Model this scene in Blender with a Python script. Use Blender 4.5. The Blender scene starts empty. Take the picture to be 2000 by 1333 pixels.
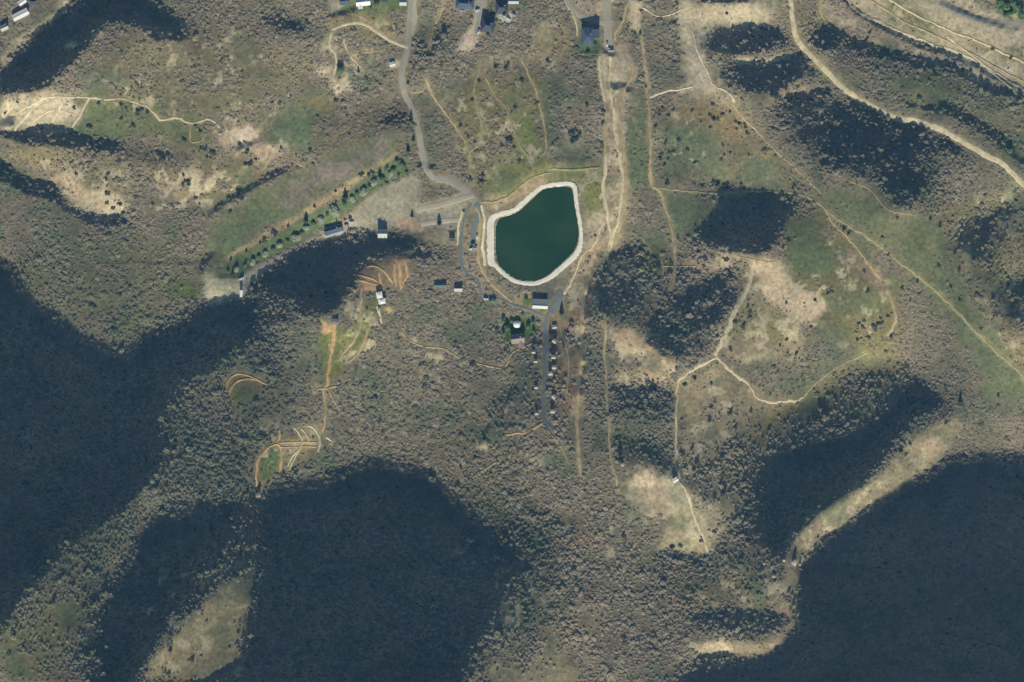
import bpy, bmesh, math, random
import numpy as np
from mathutils import Vector

random.seed(7)
RNG = np.random.default_rng(11)
T_SUN = 0.5                                    # tangent of the sun's elevation
ELEV = math.atan(T_SUN)
scene = bpy.context.scene

# ---------------------------------------------------------------- camera, sky, sun, exposure
cam_data = bpy.data.cameras.new("aerial_camera")
cam = bpy.data.objects.new("aerial_camera", cam_data)
scene.collection.objects.link(cam)
cam_data.type = 'ORTHO'
cam_data.ortho_scale = 1000.0
cam_data.clip_start = 1.0
cam_data.clip_end = 6000.0
cam.location = (0.0, 0.0, 900.0)
cam.rotation_euler = (0.0, 0.0, 0.0)
scene.camera = cam

world = bpy.data.worlds.new("World")
scene.world = world
world.use_nodes = True
wn = world.node_tree.nodes
wl = world.node_tree.links
sky = wn.new("ShaderNodeTexSky")
sky.sky_type = 'NISHITA'
sky.sun_disc = False
sky.sun_elevation = ELEV
sky.sun_rotation = math.radians(180.0)
sky.altitude = 1500.0
sky.air_density = 1.0
sky.dust_density = 0.6
wn["Background"].inputs["Strength"].default_value = 0.05
wl.new(sky.outputs[0], wn["Background"].inputs["Color"])

sun_data = bpy.data.lights.new("sun", 'SUN')
sun_data.energy = 5.0
sun_data.angle = math.radians(0.6)
sun_data.color = (1.0, 0.93, 0.80)
sun = bpy.data.objects.new("sun", sun_data)
scene.collection.objects.link(sun)
sun.location = (0, -900, 600)
sun.rotation_euler = (math.radians(90.0) - ELEV, 0.0, 0.0)   # light travels north and down

scene.view_settings.view_transform = 'Standard'
scene.view_settings.look = 'None'
scene.view_settings.exposure = 0.33
scene.view_settings.gamma = 1.0
scene.view_settings.use_curve_mapping = False
scene.render.engine = 'CYCLES'
scene.cycles.max_bounces = 4
scene.cycles.diffuse_bounces = 2
scene.cycles.volume_bounces = 0
# ---------------------------------------------------------------- layout traced in image pixels
# Image pixel positions run 0..2000 eastwards and 0..1333 southwards, two pixels to the metre.
def W(px, py):
    return ((px - 1000.0) * 0.5, (666.5 - py) * 0.5)

# hollows and north slopes too steep for the winter sun
STEEP = [
 [(0,188),(3,150),(16,140),(22,118),(40,104),(60,85),(75,62),(100,47),(112,28),(130,14),(150,20),(162,0),(165,-60),(290,-60),(292,0),(318,16),(345,32),(360,50),(362,70),(345,80),(322,72),(300,76),(272,55),(240,48),(205,42),(195,60),(180,76),(174,100),(150,118),(130,130),(112,150),(92,168),(50,180)],
 [(-60,512),(0,512),(22,525),(40,556),(55,578),(75,590),(92,612),(120,635),(145,652),(165,665),(192,675),(215,692),(255,694),(275,668),(290,650),(330,644),(368,634),(392,602),(408,590),(440,584),(478,587),(495,600),(503,622),(500,650),(482,676),(450,692),(422,712),(400,732),(370,736),(342,760),(322,788),(312,830),(316,860),(318,900),(300,942),(270,962),(232,1002),(188,1030),(132,1058),(106,1090),(95,1120),(62,1148),(40,1165),(20,1200),(0,1240),(-60,1260)],
 [(262,1055),(285,1030),(340,1010),(390,1002),(438,1002),(450,1020),(446,1050),(425,1085),(390,1118),(375,1150),(352,1182),(330,1212),(308,1250),(285,1285),(262,1333),(255,1420),(180,1420),(187,1333),(195,1260),(205,1215),(218,1160),(240,1115)],
 [(497,1000),(500,978),(520,968),(560,957),(600,947),(640,937),(670,924),(700,914),(735,908),(775,912),(810,918),(850,938),(880,965),(898,990),(915,1012),(940,1032),(962,1052),(990,1064),(1012,1090),(1015,1110),(990,1130),(978,1160),(965,1190),(945,1230),(928,1265),(912,1295),(895,1333),(880,1420),(460,1420),(467,1333),(474,1270),(480,1230),(489,1180),(496,1120),(498,1050)],
 [(486,566),(504,554),(544,528),(594,495),(624,480),(662,470),(702,465),(760,464),(812,468),(818,474),(800,488),(775,495),(750,500),(728,506),(702,526),(690,548),(680,575),(660,598),(638,608),(606,612),(585,600),(560,585),(535,572),(505,566)],
 [(1402,376),(1422,371),(1480,374),(1518,381),(1545,393),(1555,408),(1538,430),(1524,450),(1514,475),(1500,488),(1470,496),(1430,496),(1400,490),(1368,476),(1358,462),(1376,442),(1388,420),(1400,398)],
 [(1368,-30),(1372,3),(1460,5),(1468,-30)],
 [(1500,888),(1560,868),(1622,852),(1682,838),(1712,818),(1730,800),(1742,770),(1795,760),(1842,790),(1828,806),(1788,812),(1776,832),(1750,858),(1740,878),(1720,900),(1702,928),(1682,948),(1640,968),(1592,1008),(1560,1034),(1545,1060),(1530,1085),(1505,1095),(1482,1060),(1477,1000),(1482,940),(1490,905)],
 [(1870,897),(1930,892),(2060,896),(2060,1420),(1340,1420),(1340,1333),(1350,1312),(1372,1302),(1420,1303),(1462,1300),(1500,1284),(1548,1252),(1560,1230),(1560,1180),(1562,1120),(1576,1096),(1600,1072),(1612,1050),(1652,1030),(1700,987),(1760,957),(1812,936),(1842,912)],
]
# slopes whose bushes still catch the light
SOFT = [
 [(0,262),(50,258),(88,250),(120,251),(140,256),(152,266),(190,277),(235,292),(235,305),(200,298),(160,286),(110,283),(60,281),(0,266)],
 [(0,236),(25,231),(24,243),(0,249)],
 [(0,315),(30,327),(62,352),(95,362),(118,380),(136,404),(165,421),(205,424),(250,440),(225,446),(180,438),(150,424),(130,404),(95,388),(60,382),(20,355),(0,352)],
 [(1382,75),(1402,66),(1440,60),(1500,57),(1520,66),(1530,78),(1530,92),(1500,100),(1470,105),(1430,107),(1402,96),(1384,86)],
 [(1438,130),(1500,127),(1545,112),(1568,107),(1575,122),(1570,148),(1540,164),(1500,178),(1462,178),(1440,160)],
 [(1528,212),(1545,192),(1580,187),(1605,178),(1618,176),(1624,190),(1620,206),(1570,214),(1545,222)],
 [(1612,222),(1648,216),(1655,245),(1650,290),(1640,312),(1618,306),(1610,270)],
 [(1640,196),(1700,202),(1715,216),(1740,234),(1712,238),(1680,222),(1650,205)],
 [(1740,238),(1762,233),(1792,241),(1820,258),(1820,290),(1812,318),(1802,350),(1796,385),(1780,400),(1735,404),(1722,395),(1728,365),(1732,320),(1732,270)],
 [(1820,262),(1852,280),(1888,298),(1910,318),(1885,308),(1852,298),(1822,290)],
 [(1588,85),(1605,62),(1622,56),(1640,70),(1640,96),(1612,100),(1596,98)],
 [(1612,44),(1622,50),(1645,68),(1682,87),(1720,98),(1760,107),(1802,116),(1850,129),(1902,148),(1950,174),(2060,222),(2060,232),(1960,188),(1902,162),(1850,142),(1800,130),(1760,120),(1700,112),(1660,98)],
 [(1885,458),(1930,425),(1962,412),(1982,407),(1970,428),(1944,456),(1928,482),(1918,508),(1890,500),(1870,480)],
 [(1958,566),(1978,552),(2060,548),(2060,622),(1965,618)],
 [(1368,1284),(1382,1275),(1408,1274),(1432,1288),(1415,1292),(1392,1286),(1372,1290)],
 [(1262,662),(1300,640),(1345,615),(1400,600),(1412,610),(1396,650),(1380,676),(1335,700),(1298,690),(1272,676)],
 [(1190,512),(1228,492),(1242,512),(1235,545),(1225,580),(1195,575),(1178,548)],
 [(1400,575),(1438,560),(1436,585),(1415,600)],
 [(1208,706),(1255,712),(1252,724),(1215,722)],
 [(1240,868),(1275,872),(1312,900),(1308,912),(1275,908),(1245,892)],
 [(1655,235),(1730,250),(1728,310),(1690,345),(1650,320)], [(1540,225),(1610,235),(1612,290),(1570,280)], [(1195,495),(1240,490),(1245,560),(1230,620),(1180,615),(1165,560)],
 [(1260,640),(1300,600),(1380,560),(1430,530),(1440,585),(1400,650),(1380,680),(1330,702),(1290,695)],
]
FLATS = [[(470,556),(500,552),(545,522),(630,472),(680,462),(820,465),(830,400),(825,340),(775,300),(640,390),(425,525),(398,530),(400,597),(480,586)], [(400,520),(490,520),(490,590),(400,600)], [(1100,500),(1180,480),(1150,700),(1130,820),(1050,820),(1060,600)]]
# narrow ditches, cut banks and gully lines: (points, width)
DITCHES = [
 ([(408,420),(430,401),(470,379),(520,351),(562,332)],6), ([(462,301),(465,292),(480,286),(503,277)],4.5), ([(388,534),(397,516),(414,498)],8),
 ([(1640,-10),(1665,18),(1700,40),(1740,65),(1790,88),(1850,106),(1910,132),(1960,160),(2060,215)],5),
 ([(1775,207),(1810,212),(1850,222),(1890,240),(1925,262),(1960,290),(2060,370)],5), ([(1830,204),(1870,216),(1905,235),(1945,262),(1990,300)],4.5),
 ([(1166,494),(1152,540),(1144,600),(1141,660),(1138,720),(1131,780)],4), ([(650,33),(690,25),(712,17)],3),
 ([(1177,99),(1190,103),(1201,108)],7), ([(1192,169),(1208,168),(1223,164)],8), ([(1223,178),(1234,176)],4), ([(1832,4),(1880,27),(1930,44),(1985,58)],3),
 ([(1620,285),(1640,330),(1600,320)],8), ([(1560,250),(1600,262),(1600,300)],8), ([(1700,240),(1690,300),(1675,330)],8), ([(1560,225),(1600,240)],8),
 ([(1350,1211),(1420,1206),(1530,1207)],7), ([(1480,1240),(1510,1222),(1540,1215)],6), ([(1190,762),(1215,762),(1235,768)],6), ([(1250,765),(1300,772),(1318,784)],5),
 ([(330,312),(290,304)],6), ([(240,438),(262,448)],6), ([(985,795),(1000,760)],10), ([(940,860),(955,830)],10), ([(755,245),(795,232)],12), ([(840,120),(870,60)],9), ([(520,40),(590,60)],14),
 ([(800,320),(850,330)],3), ([(1130,700),(1128,640)],2), ([(770,505),(820,500),(860,505)],5),
]
# dimness of grazed slopes painted into the scrub tint, also greener: (polygon, how much)
DIMMED_SCRUB = [([(0,480),(250,560),(480,580),(620,700),(560,900),(700,930),(900,940),(1080,1040),(1080,1150),(960,1333),(0,1333)],1.0), ([(1160,480),(1440,500),(1400,700),(1320,780),(1320,930),(1200,920)],.8),
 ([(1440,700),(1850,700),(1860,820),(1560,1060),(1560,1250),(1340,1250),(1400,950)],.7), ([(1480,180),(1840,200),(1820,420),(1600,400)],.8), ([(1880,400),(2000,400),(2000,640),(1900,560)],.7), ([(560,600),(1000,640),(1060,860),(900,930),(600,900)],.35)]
# rough bare ground breaking through: (polygon, share)
BARE = [
 ([(0,215),(40,190),(110,185),(158,200),(158,250),(0,256)],.9), ([(60,290),(180,320),(330,330),(470,330),(470,400),(260,432),(170,415),(100,360)],.5),
 ([(95,345),(160,335),(250,395),(235,428),(180,415)],.65), ([(320,345),(460,340),(460,385),(340,400)],.5), ([(400,250),(560,250),(565,330),(440,330)],.55),
 ([(610,90),(720,30),(780,60),(720,140),(700,190),(640,190)],.42), ([(1320,0),(1510,0),(1510,58),(1420,60),(1390,120),(1440,210),(1380,195),(1320,190),(1335,100)],.95),
 ([(1600,0),(2060,0),(2060,230),(1950,170),(1800,110),(1680,80),(1620,50)],.45), ([(1850,60),(2060,150),(2060,240),(1900,130)],.5), ([(1500,0),(1560,0),(1570,90),(1520,60)],.35),
 ([(1400,500),(1530,500),(1620,600),(1600,640),(1480,720),(1400,700)],.42), ([(1320,700),(1480,740),(1440,880),(1325,910)],.22), ([(1180,630),(1300,630),(1320,760),(1190,770)],.4),
 ([(1210,905),(1350,905),(1430,1040),(1390,1090),(1280,1080)],.45), ([(1540,1060),(1750,880),(1880,815),(1880,880),(1700,990),(1570,1100)],.3), ([(1165,90),(1250,90),(1240,180),(1230,420),(1180,500),(1140,480),(1170,300)],.5),
 ([(1125,480),(1180,480),(1150,600),(1140,820),(1110,820),(1100,600)],.5), ([(860,100),(1090,40),(1090,320),(920,360),(860,220)],.22), ([(1280,180),(1580,380),(1400,380),(1280,300)],.16), ([(1820,380),(2000,360),(2000,760),(1940,640),(1860,500)],.35),
 ([(1520,400),(1780,560),(1760,690),(1560,690)],.22), ([(180,40),(640,60),(620,220),(300,250),(170,190)],.14), ([(900,900),(1250,900),(1250,1333),(900,1333)],.12), ([(560,600),(1060,640),(1060,900),(640,900)],.10), ([(1300,1080),(1540,1120),(1540,1290),(1300,1260)],.25),
 ([(620,610),(760,560),(720,700),(640,760)],.25), ([(500,830),(640,830),(640,900),(540,960),(500,960)],.4), ([(270,1100),(490,1100),(470,1333),(270,1333)],.25), ([(940,390),(1180,330),(1180,420),(950,430)],.25),
]
# north slopes that the sun only grazes: (polygon, rise per metre northwards)
GRAZED = [
 ([(950,540),(1130,520),(1110,640),(980,640)],-0.02),
 ([(200,282),(330,308),(335,340),(280,328),(200,306)],-0.3),
 ([(510,10),(600,30),(612,70),(545,80),(508,50)],-0.3),
 ([(760,200),(800,210),(800,262),(740,262),(735,230)],-0.3),
 ([(800,60),(850,40),(880,20),(890,60),(850,140),(820,160),(800,130)],-0.26),
 ([(470,545),(600,480),(700,450),(830,458),(850,480),(800,500),(700,545),(660,610),(600,630),(500,640),(480,600)],-0.39),
 ([(500,600),(560,640),(560,720),(560,800),(480,840),(400,820),(330,900),(310,760),(400,730),(500,660)],-0.30),
 ([(320,760),(500,680),(560,760),(560,860),(500,900),(480,980),(440,1000),(300,960),(250,1040),(180,1200),(100,1333),(0,1333),(0,1240),(110,1080),(230,1000),(315,900)],-0.22),
 ([(170,1000),(440,1000),(480,1050),(480,1130),(360,1220),(260,1333),(120,1333),(160,1230),(230,1080)],-0.30),
 ([(950,780),(1010,740),(1050,760),(1000,860),(930,870)],-0.30),
 ([(900,870),(990,880),(1000,930),(930,950)],-0.2),
 ([(1180,490),(1250,470),(1340,500),(1400,490),(1450,520),(1440,580),(1420,625),(1390,690),(1340,705),(1290,695),(1255,650),(1180,630),(1160,560)],-0.30),
 ([(1350,370),(1420,360),(1560,380),(1585,410),(1540,450),(1500,500),(1340,490),(1350,450)],-0.3),
 ([(1190,700),(1270,700),(1270,735),(1190,730)],-0.35),
 ([(1190,755),(1300,760),(1335,790),(1300,830),(1190,820)],-0.33),
 ([(1180,850),(1280,855),(1330,890),(1320,930),(1280,925),(1220,910)],-0.39),
 ([(1360,60),(1430,50),(1530,60),(1530,105),(1430,115),(1360,100)],-0.39),
 ([(1400,120),(1560,110),(1570,170),(1500,190),(1420,180)],-0.39),
 ([(1500,230),(1540,190),(1620,175),(1720,200),(1830,250),(1930,310),(1870,330),(1820,300),(1820,400),(1720,420),(1700,360),(1620,340),(1540,280)],-0.31),
 ([(1560,60),(1620,40),(1700,95),(1850,130),(2000,200),(2000,235),(1850,190),(1700,170),(1620,130)],-0.24),
 ([(1840,450),(1990,390),(1990,440),(1940,540),(2000,540),(2000,650),(1960,650),(1900,540)],-0.38),
 ([(1480,830),(1680,720),(1760,700),(1850,790),(1790,830),(1700,960),(1540,1080),(1500,1120),(1440,1090),(1430,960)],-0.40),
 ([(1420,900),(1490,880),(1500,1130),(1400,1120),(1390,1060),(1430,1000)],-0.27),
 ([(1470,1040),(1560,1020),(1560,1160),(1470,1160)],-0.32),
 ([(1340,1198),(1545,1200),(1545,1232),(1460,1250),(1350,1235)],-0.40),
 ([(1340,1270),(1500,1290),(1480,1320),(1330,1333)],-0.3),
 ([(860,950),(1000,1000),(1120,1060),(1100,1150),(1020,1240),(930,1333),(880,1333)],-0.30),
 ([(560,900),(800,860),(900,930),(960,1020),(700,930),(500,990)],-0.22),
 ([(560,700),(900,700),(980,860),(900,930),(620,930)],-0.12),
 ([(0,340),(100,390),(240,440),(380,500),(400,560),(250,690),(120,640),(0,510)],-0.12),
 ([(950,410),(1010,385),(1050,350),(1110,335),(1150,345),(1130,360),(1060,362),(1005,405),(958,420)],-0.08),

 ([(820,480),(900,490),(900,520),(820,520)],-0.25),
 ([(1050,840),(1110,900),(1130,1000),(1060,1000),(1000,900)],-0.12),
 ([(1600,180),(1990,330),(1990,260),(1800,190),(1650,150)],-0.13),
]
# slopes that face the sun
SUNNY = [
 ([(1545,1060),(1600,1005),(1680,955),(1735,915),(1765,872),(1800,845),(1865,815),(1875,870),(1820,915),(1700,980),(1610,1042),(1572,1090)],0.16),
 ([(1345,1250),(1400,1250),(1480,1262),(1530,1240),(1545,1110),(1558,1110),(1556,1235),(1480,1284),(1420,1284),(1350,1270)],0.18),
 ([(290,1310),(340,1245),(400,1190),(450,1150),(488,1110),(480,1200),(468,1300),(380,1333),(290,1333)],0.02),
 ([(1220,925),(1310,935),(1350,960),(1420,1010),(1415,1050),(1385,1085),(1290,1080),(1270,1020)],0.12),
 ([(1435,118),(1550,100),(1560,108),(1500,124),(1440,128)],0.2),
 ([(90,340),(180,350),(240,400),(230,428),(180,418),(120,375)],0.12),
 ([(0,190),(150,190),(150,250),(0,256)],0.1),
 ([(320,350),(450,340),(460,385),(340,400)],0.1),
 ([(1195,640),(1250,640),(1290,690),(1200,702)],0.1),
 ([(1190,728),(1300,720),(1310,750),(1195,758)],0.1),
 ([(1320,520),(1440,500),(1450,520),(1320,525)],0.06),
]
# colour as it looks in plain sunlight (sRGB), share of scrub cover, softness of the edge
C_SCRUB=(133,126,110); C_GREEN=(108,118,96); C_OLIVE=(122,122,92); C_TAN=(172,156,122)
C_SAND=(202,191,164); C_PALE=(200,190,165); C_GRAVEL=(158,154,136); C_ORANGE=(176,144,106)
C_LAWN=(80,104,76); C_YELLOW=(168,158,110); C_GREYV=(130,124,116); C_PINK=(148,126,106)
PATCHES = [
 ([(-200,-200),(2200,-200),(2200,1530),(-200,1530)],C_SCRUB,.84,0),
 ([(150,60),(480,60),(640,130),(560,200),(480,240),(300,230),(180,180)],(130,124,102),.42,26),
 ([(150,195),(300,205),(400,245),(420,270),(400,310),(300,290),(160,260)],(112,120,92),.22,14),
 ([(0,560),(120,450),(380,470),(400,560),(260,680),(120,620)],(120,118,98),.62,20),
 ([(490,240),(560,190),(625,165),(655,190),(665,215),(615,270),(585,305),(520,285),(495,262)],C_GREEN,.05,8),
 ([(560,200),(640,180),(665,215),(640,235)],(136,128,98),.05,10),
 ([(600,230),(700,190),(800,215),(800,260),(640,300),(600,290)],(118,112,96),.6,10),
 ([(405,445),(480,392),(560,345),(640,305),(700,280),(770,264),(790,280),(775,300),(740,318),(640,378),(540,432),(450,492),(412,522),(400,500)],(116,121,98),.0,7),
 ([(520,400),(600,345),(700,290),(770,268),(750,300),(640,365),(560,410)],C_GREYV,.01,9),
 ([(425,470),(520,400),(570,400),(470,470),(430,500)],(106,120,94),.01,12),
 ([(425,515),(540,440),(640,382),(750,313),(775,300),(780,306),(750,326),(640,396),(545,452),(440,518)],C_TAN,.0,2),
 ([(425,535),(440,512),(470,496),(550,452),(620,410),(700,365),(760,325),(775,305),(790,310),(803,338),(780,345),(740,370),(700,400),(670,415),(645,438),(600,465),(560,490),(520,508),(480,533),(440,545)],(104,119,90),.0,3),
 ([(680,420),(700,402),(740,374),(790,348),(808,338),(822,350),(824,400),(815,430),(780,448),(700,452),(670,460),(664,447)],C_GRAVEL,.0,2),
 ([(815,410),(925,388),(930,395),(905,405),(900,440),(880,450),(815,445)],(156,152,136),.0,4),
 ([(812,402),(915,372),(928,384),(818,416)],(184,173,157),.0,3),
 ([(822,425),(900,415),(898,435),(822,445)],(140,142,140),.0,3),
 ([(770,430),(830,425),(830,455),(770,456)],(179,160,138),.05,4),
 ([(820,445),(900,445),(900,490),(850,480)],(156,150,127),.15,5),
 ([(470,548),(480,536),(530,510),(590,480),(630,460),(676,452),(674,460),(625,467),(590,484),(540,517),(500,547),(478,557)],(198,190,168),.0,1.5),
 ([(398,535),(412,530),(425,546),(472,545),(482,556),(478,584),(436,585),(430,597),(405,597),(398,570)],(188,181,156),.0,2),
 ([(0,215),(40,190),(110,185),(150,200),(158,240),(130,253),(40,258),(0,252)],C_SAND,.16,5),
 ([(60,225),(100,230),(150,225),(150,250),(60,252)],(171,160,141),.3,8),
 ([(0,275),(120,285),(220,315),(340,330),(300,350),(240,385),(120,340),(40,320)],(134,126,100),.45,14),
 ([(90,350),(140,325),(165,355),(200,375),(240,395),(235,428),(190,427),(150,400),(120,380)],(192,175,146),.2,9),
 ([(320,345),(400,335),(455,340),(462,385),(400,402),(340,395)],(162,148,121),.3,12),
 ([(410,288),(440,255),(490,250),(505,272),(550,290),(560,315),(520,335),(460,315)],(188,169,145),.1,9),
 ([(450,255),(485,250),(503,268),(495,280),(465,275)],(204,186,166),.0,4),
 ([(520,275),(560,292),(558,312),(530,305)],(203,184,158),.02,5),
 ([(380,305),(430,290),(445,320),(400,335)],(110,126,84),.1,8),
 ([(300,330),(420,300),(600,320),(520,345),(470,385),(420,410),(380,400)],(128,122,98),.35,16),
 ([(0,115),(20,85),(75,50),(110,20),(125,0),(140,0),(128,22),(100,44),(60,72),(30,100),(8,130)],(190,177,146),.05,2),
 ([(130,82),(150,82),(150,96),(130,96)],(181,184,143),.0,2),
 ([(180,66),(240,62),(240,72),(180,80)],(175,160,137),.02,4),
 ([(620,130),(650,120),(662,150),(690,180),(680,190),(655,175),(625,150)],(203,186,157),.05,5),
 ([(638,80),(655,90),(655,110),(635,105)],(196,177,153),.0,5),
 ([(645,30),(700,20),(760,35),(770,70),(700,70),(650,55)],(140,132,100),.25,8),
 ([(650,0),(800,0),(795,20),(720,30),(650,30)],(120,128,92),.1,5),
 ([(665,90),(690,110),(706,128),(700,140),(680,130)],(181,169,142),.1,6),
 ([(890,105),(895,88),(912,62),(930,45),(938,60),(932,100),(905,108)],(208,188,169),.0,2.5),
 ([(870,180),(900,160),(935,130),(1000,110),(1025,105),(1045,55),(1072,50),(1078,85),(1055,120),(1030,130),(960,140),(905,175),(880,200),(850,215)],(158,148,120),.05,7),
 ([(1050,110),(1100,50),(1110,80),(1080,130)],(140,130,102),.3,10),
 ([(900,150),(1060,130),(1075,300),(1080,330),(930,360),(900,300),(880,220)],(124,120,94),.36,16),
 ([(1000,220),(1050,210),(1065,300),(1010,290)],(124,132,90),.08,10),
 ([(950,300),(1070,305),(1180,325),(1175,400),(1140,460),(1128,360),(1090,348),(1050,352),(1000,395),(955,405),(940,370)],(130,132,92),.06,5),
 ([(940,375),(990,378),(1040,345),(1060,350),(1010,395),(955,412),(945,420),(945,395)],(160,146,120),.0,5),
 ([(1100,260),(1140,250),(1150,300),(1080,330)],(150,144,124),.3,9),
 ([(1100,205),(1150,205),(1150,215),(1100,215)],(158,142,122),.1,4),
 ([(1110,215),(1150,220),(1150,250),(1110,250)],(146,134,115),.3,8),
 ([(1170,100),(1200,92),(1225,95),(1232,120),(1246,150),(1240,168),(1212,172),(1215,200),(1222,260),(1226,330),(1222,400),(1205,490),(1182,496),(1180,420),(1195,380),(1188,300),(1190,250),(1178,200),(1168,170),(1166,130)],(160,146,124),.10,5),
 ([(1175,98),(1200,100),(1205,172),(1195,200),(1180,200),(1168,150)],(209,192,164),.0,3),
 ([(1170,98),(1225,95),(1248,150),(1232,170),(1195,178),(1168,165)],(184,170,147),.0,3),
 ([(1195,210),(1222,230),(1222,420),(1185,480),(1180,440),(1200,400),(1205,300)],(150,136,117),.14,6),
 ([(1150,420),(1180,410),(1185,495),(1165,495),(1140,480)],(160,148,128),.2,6),
 ([(1148,495),(1180,470),(1178,485),(1160,510),(1140,600),(1132,820),(1118,820),(1130,640),(1130,560)],(160,140,121),.06,5),
 ([(1085,600),(1130,580),(1132,780),(1120,800),(1080,760)],(150,130,115),.35,10),
 ([(1228,0),(1254,0),(1254,62),(1240,68),(1230,50)],(194,179,152),.0,3),
 ([(1232,172),(1268,172),(1274,366),(1232,362),(1224,260)],(106,118,92),.08,4),
 ([(1280,190),(1400,220),(1460,280),(1560,340),(1560,380),(1400,372),(1284,368),(1276,250)],(118,118,98),.22,18),
 ([(1300,180),(1400,170),(1460,230),(1520,300),(1420,290),(1340,230)],(140,126,100),.25,16),
 ([(1285,255),(1400,240),(1420,340),(1290,362)],(110,118,98),.18,14),
 ([(1284,380),(1390,385),(1398,430),(1340,468),(1300,450)],(110,118,96),.18,9),
 ([(1230,460),(1300,470),(1300,560),(1250,530)],(112,120,88),.3,9),
 ([(1340,500),(1470,500),(1470,520),(1340,526)],(158,142,122),.3,6),
 ([(1325,0),(1372,8),(1465,8),(1500,0),(1502,50),(1420,52),(1370,60),(1330,40)],(201,186,160),.1,4),
 ([(1375,40),(1420,46),(1420,60),(1370,62)],(120,118,96),.5,4),
 ([(1328,30),(1352,45),(1360,85),(1378,110),(1388,150),(1405,180),(1385,185),(1370,172),(1330,180),(1325,168),(1345,150),(1340,100),(1330,80)],(207,192,169),.2,3.5),
 ([(1432,112),(1500,116),(1545,102),(1548,110),(1500,126),(1440,128)],(196,184,154),.04,3),
 ([(1500,0),(1600,0),(1605,60),(1560,90),(1520,70),(1500,55)],(134,128,104),.6,8),
 ([(1470,185),(1540,172),(1620,165),(1640,175),(1600,182),(1540,192),(1500,215)],(160,144,124),.2,5),
 ([(1595,125),(1660,170),(1710,205),(1690,195),(1630,160),(1590,135)],(130,128,96),.15,5),
 ([(1640,0),(1860,0),(2000,40),(2060,60),(2060,190),(2000,178),(1930,135),(1850,102),(1760,72),(1690,40)],(177,166,144),.03,8),
 ([(1880,100),(1960,160),(2000,185),(2060,215),(2000,170),(1930,110)],(203,190,170),.02,6),
 ([(1850,60),(1920,100),(2000,140),(2060,170),(2060,130),(2000,110),(1900,70),(1850,45)],(136,134,108),.15,8),
 ([(1740,0),(1810,20),(1830,60),(1760,60),(1730,30)],(128,130,98),.1,12),
 ([(1600,0),(1640,0),(1700,45),(1850,105),(1990,170),(1990,190),(1850,130),(1700,90),(1640,60)],(146,136,120),.35,6),
 ([(1940,0),(2060,0),(2060,36),(1978,38),(1955,28)],(76,108,70),.0,3),
 ([(1850,150),(2000,230),(2000,330),(1850,230),(1700,160)],(118,120,98),.5,20),
 ([(1580,380),(1640,362),(1700,372),(1735,405),(1800,410),(1850,470),(1888,560),(1945,640),(2000,705),(2060,760),(2060,790),(1930,780),(1905,690),(1830,610),(1755,520),(1660,440),(1595,400)],(112,120,96),.04,14),
 ([(1700,440),(1790,440),(1840,500),(1790,500)],(122,124,98),.02,14),
 ([(1820,400),(1950,380),(2000,440),(2000,760),(1950,640),(1890,560),(1850,470)],(140,132,106),.6,10),
 ([(1520,440),(1600,400),(1680,470),(1760,560),(1760,660),(1680,690),(1560,640),(1530,520)],(122,118,92),.22,14),
 ([(1560,460),(1620,450),(1640,520),(1620,570),(1560,540),(1520,470)],(108,116,88),.12,12),
 ([(1640,460),(1740,560),(1700,570),(1650,500)],(142,124,109),.12,10),
 ([(1408,700),(1440,620),(1466,545),(1475,508),(1530,508),(1560,560),(1612,600),(1600,630),(1560,640),(1560,690),(1480,720)],(150,140,118),.14,9),
 ([(1470,508),(1515,506),(1540,540),(1580,570),(1612,600),(1600,632),(1560,628),(1520,600),(1495,560)],(196,177,150),.03,7),
 ([(1450,600),(1520,610),(1550,640),(1500,680),(1430,660)],(136,132,98),.15,12),
 ([(1320,765),(1400,706),(1470,750),(1490,780),(1460,850),(1400,910),(1330,915)],(144,136,114),.14,9),
 ([(1325,760),(1390,708),(1400,740),(1360,790),(1340,900),(1326,900)],(152,142,116),.05,8),
 ([(1480,790),(1680,700),(1740,640),(1760,700),(1680,780),(1500,860),(1420,960),(1400,930)],(128,122,96),.45,18),
 ([(1195,640),(1235,636),(1262,660),(1290,690),(1250,706),(1198,700)],(168,150,125),.12,6),
 ([(1192,728),(1290,690),(1312,720),(1300,750),(1200,758)],(152,140,117),.3,9),
 ([(1225,935),(1250,918),(1300,938),(1330,930),(1352,965),(1342,1000),(1300,1018),(1250,1000),(1218,965)],(172,157,135),.05,7),
 ([(1300,960),(1330,935),(1348,970),(1340,995),(1310,1010),(1280,1012)],(184,173,152),.05,6),
 ([(1235,905),(1270,905),(1285,920),(1235,928)],(164,144,120),.05,6),
 ([(1285,1075),(1290,1030),(1345,990),(1410,1010),(1420,1040),(1388,1080),(1345,1092)],(166,156,130),.08,7),
 ([(1390,930),(1440,960),(1430,1020),(1380,1000)],(148,140,116),.2,12),
 ([(1540,1062),(1600,1008),(1680,958),(1735,916),(1765,872),(1800,842),(1830,822),(1870,820),(1872,870),(1820,918),(1700,984),(1610,1046),(1572,1092),(1545,1110)],(146,138,116),.06,6),
 ([(1770,865),(1820,865),(1850,885),(1820,900),(1780,890)],(176,156,132),.02,6),
 ([(1535,1092),(1570,1094),(1568,1108),(1532,1108)],(203,190,163),.02,3),
 ([(1530,1110),(1560,1110),(1560,1232),(1500,1280),(1440,1288),(1345,1268),(1350,1254),(1480,1262),(1528,1238),(1544,1200)],(150,140,118),.12,4),
 ([(1345,1252),(1400,1250),(1430,1268),(1400,1276),(1350,1268)],(170,158,133),.03,4),
 ([(1520,1190),(1545,1188),(1545,1205),(1500,1204)],(196,162,140),.03,3),
 ([(1290,1170),(1335,1170),(1330,1190),(1300,1192)],(158,134,117),.05,6),
 ([(1300,1110),(1530,1150),(1530,1200),(1340,1200)],(130,122,98),.6,20),
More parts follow.
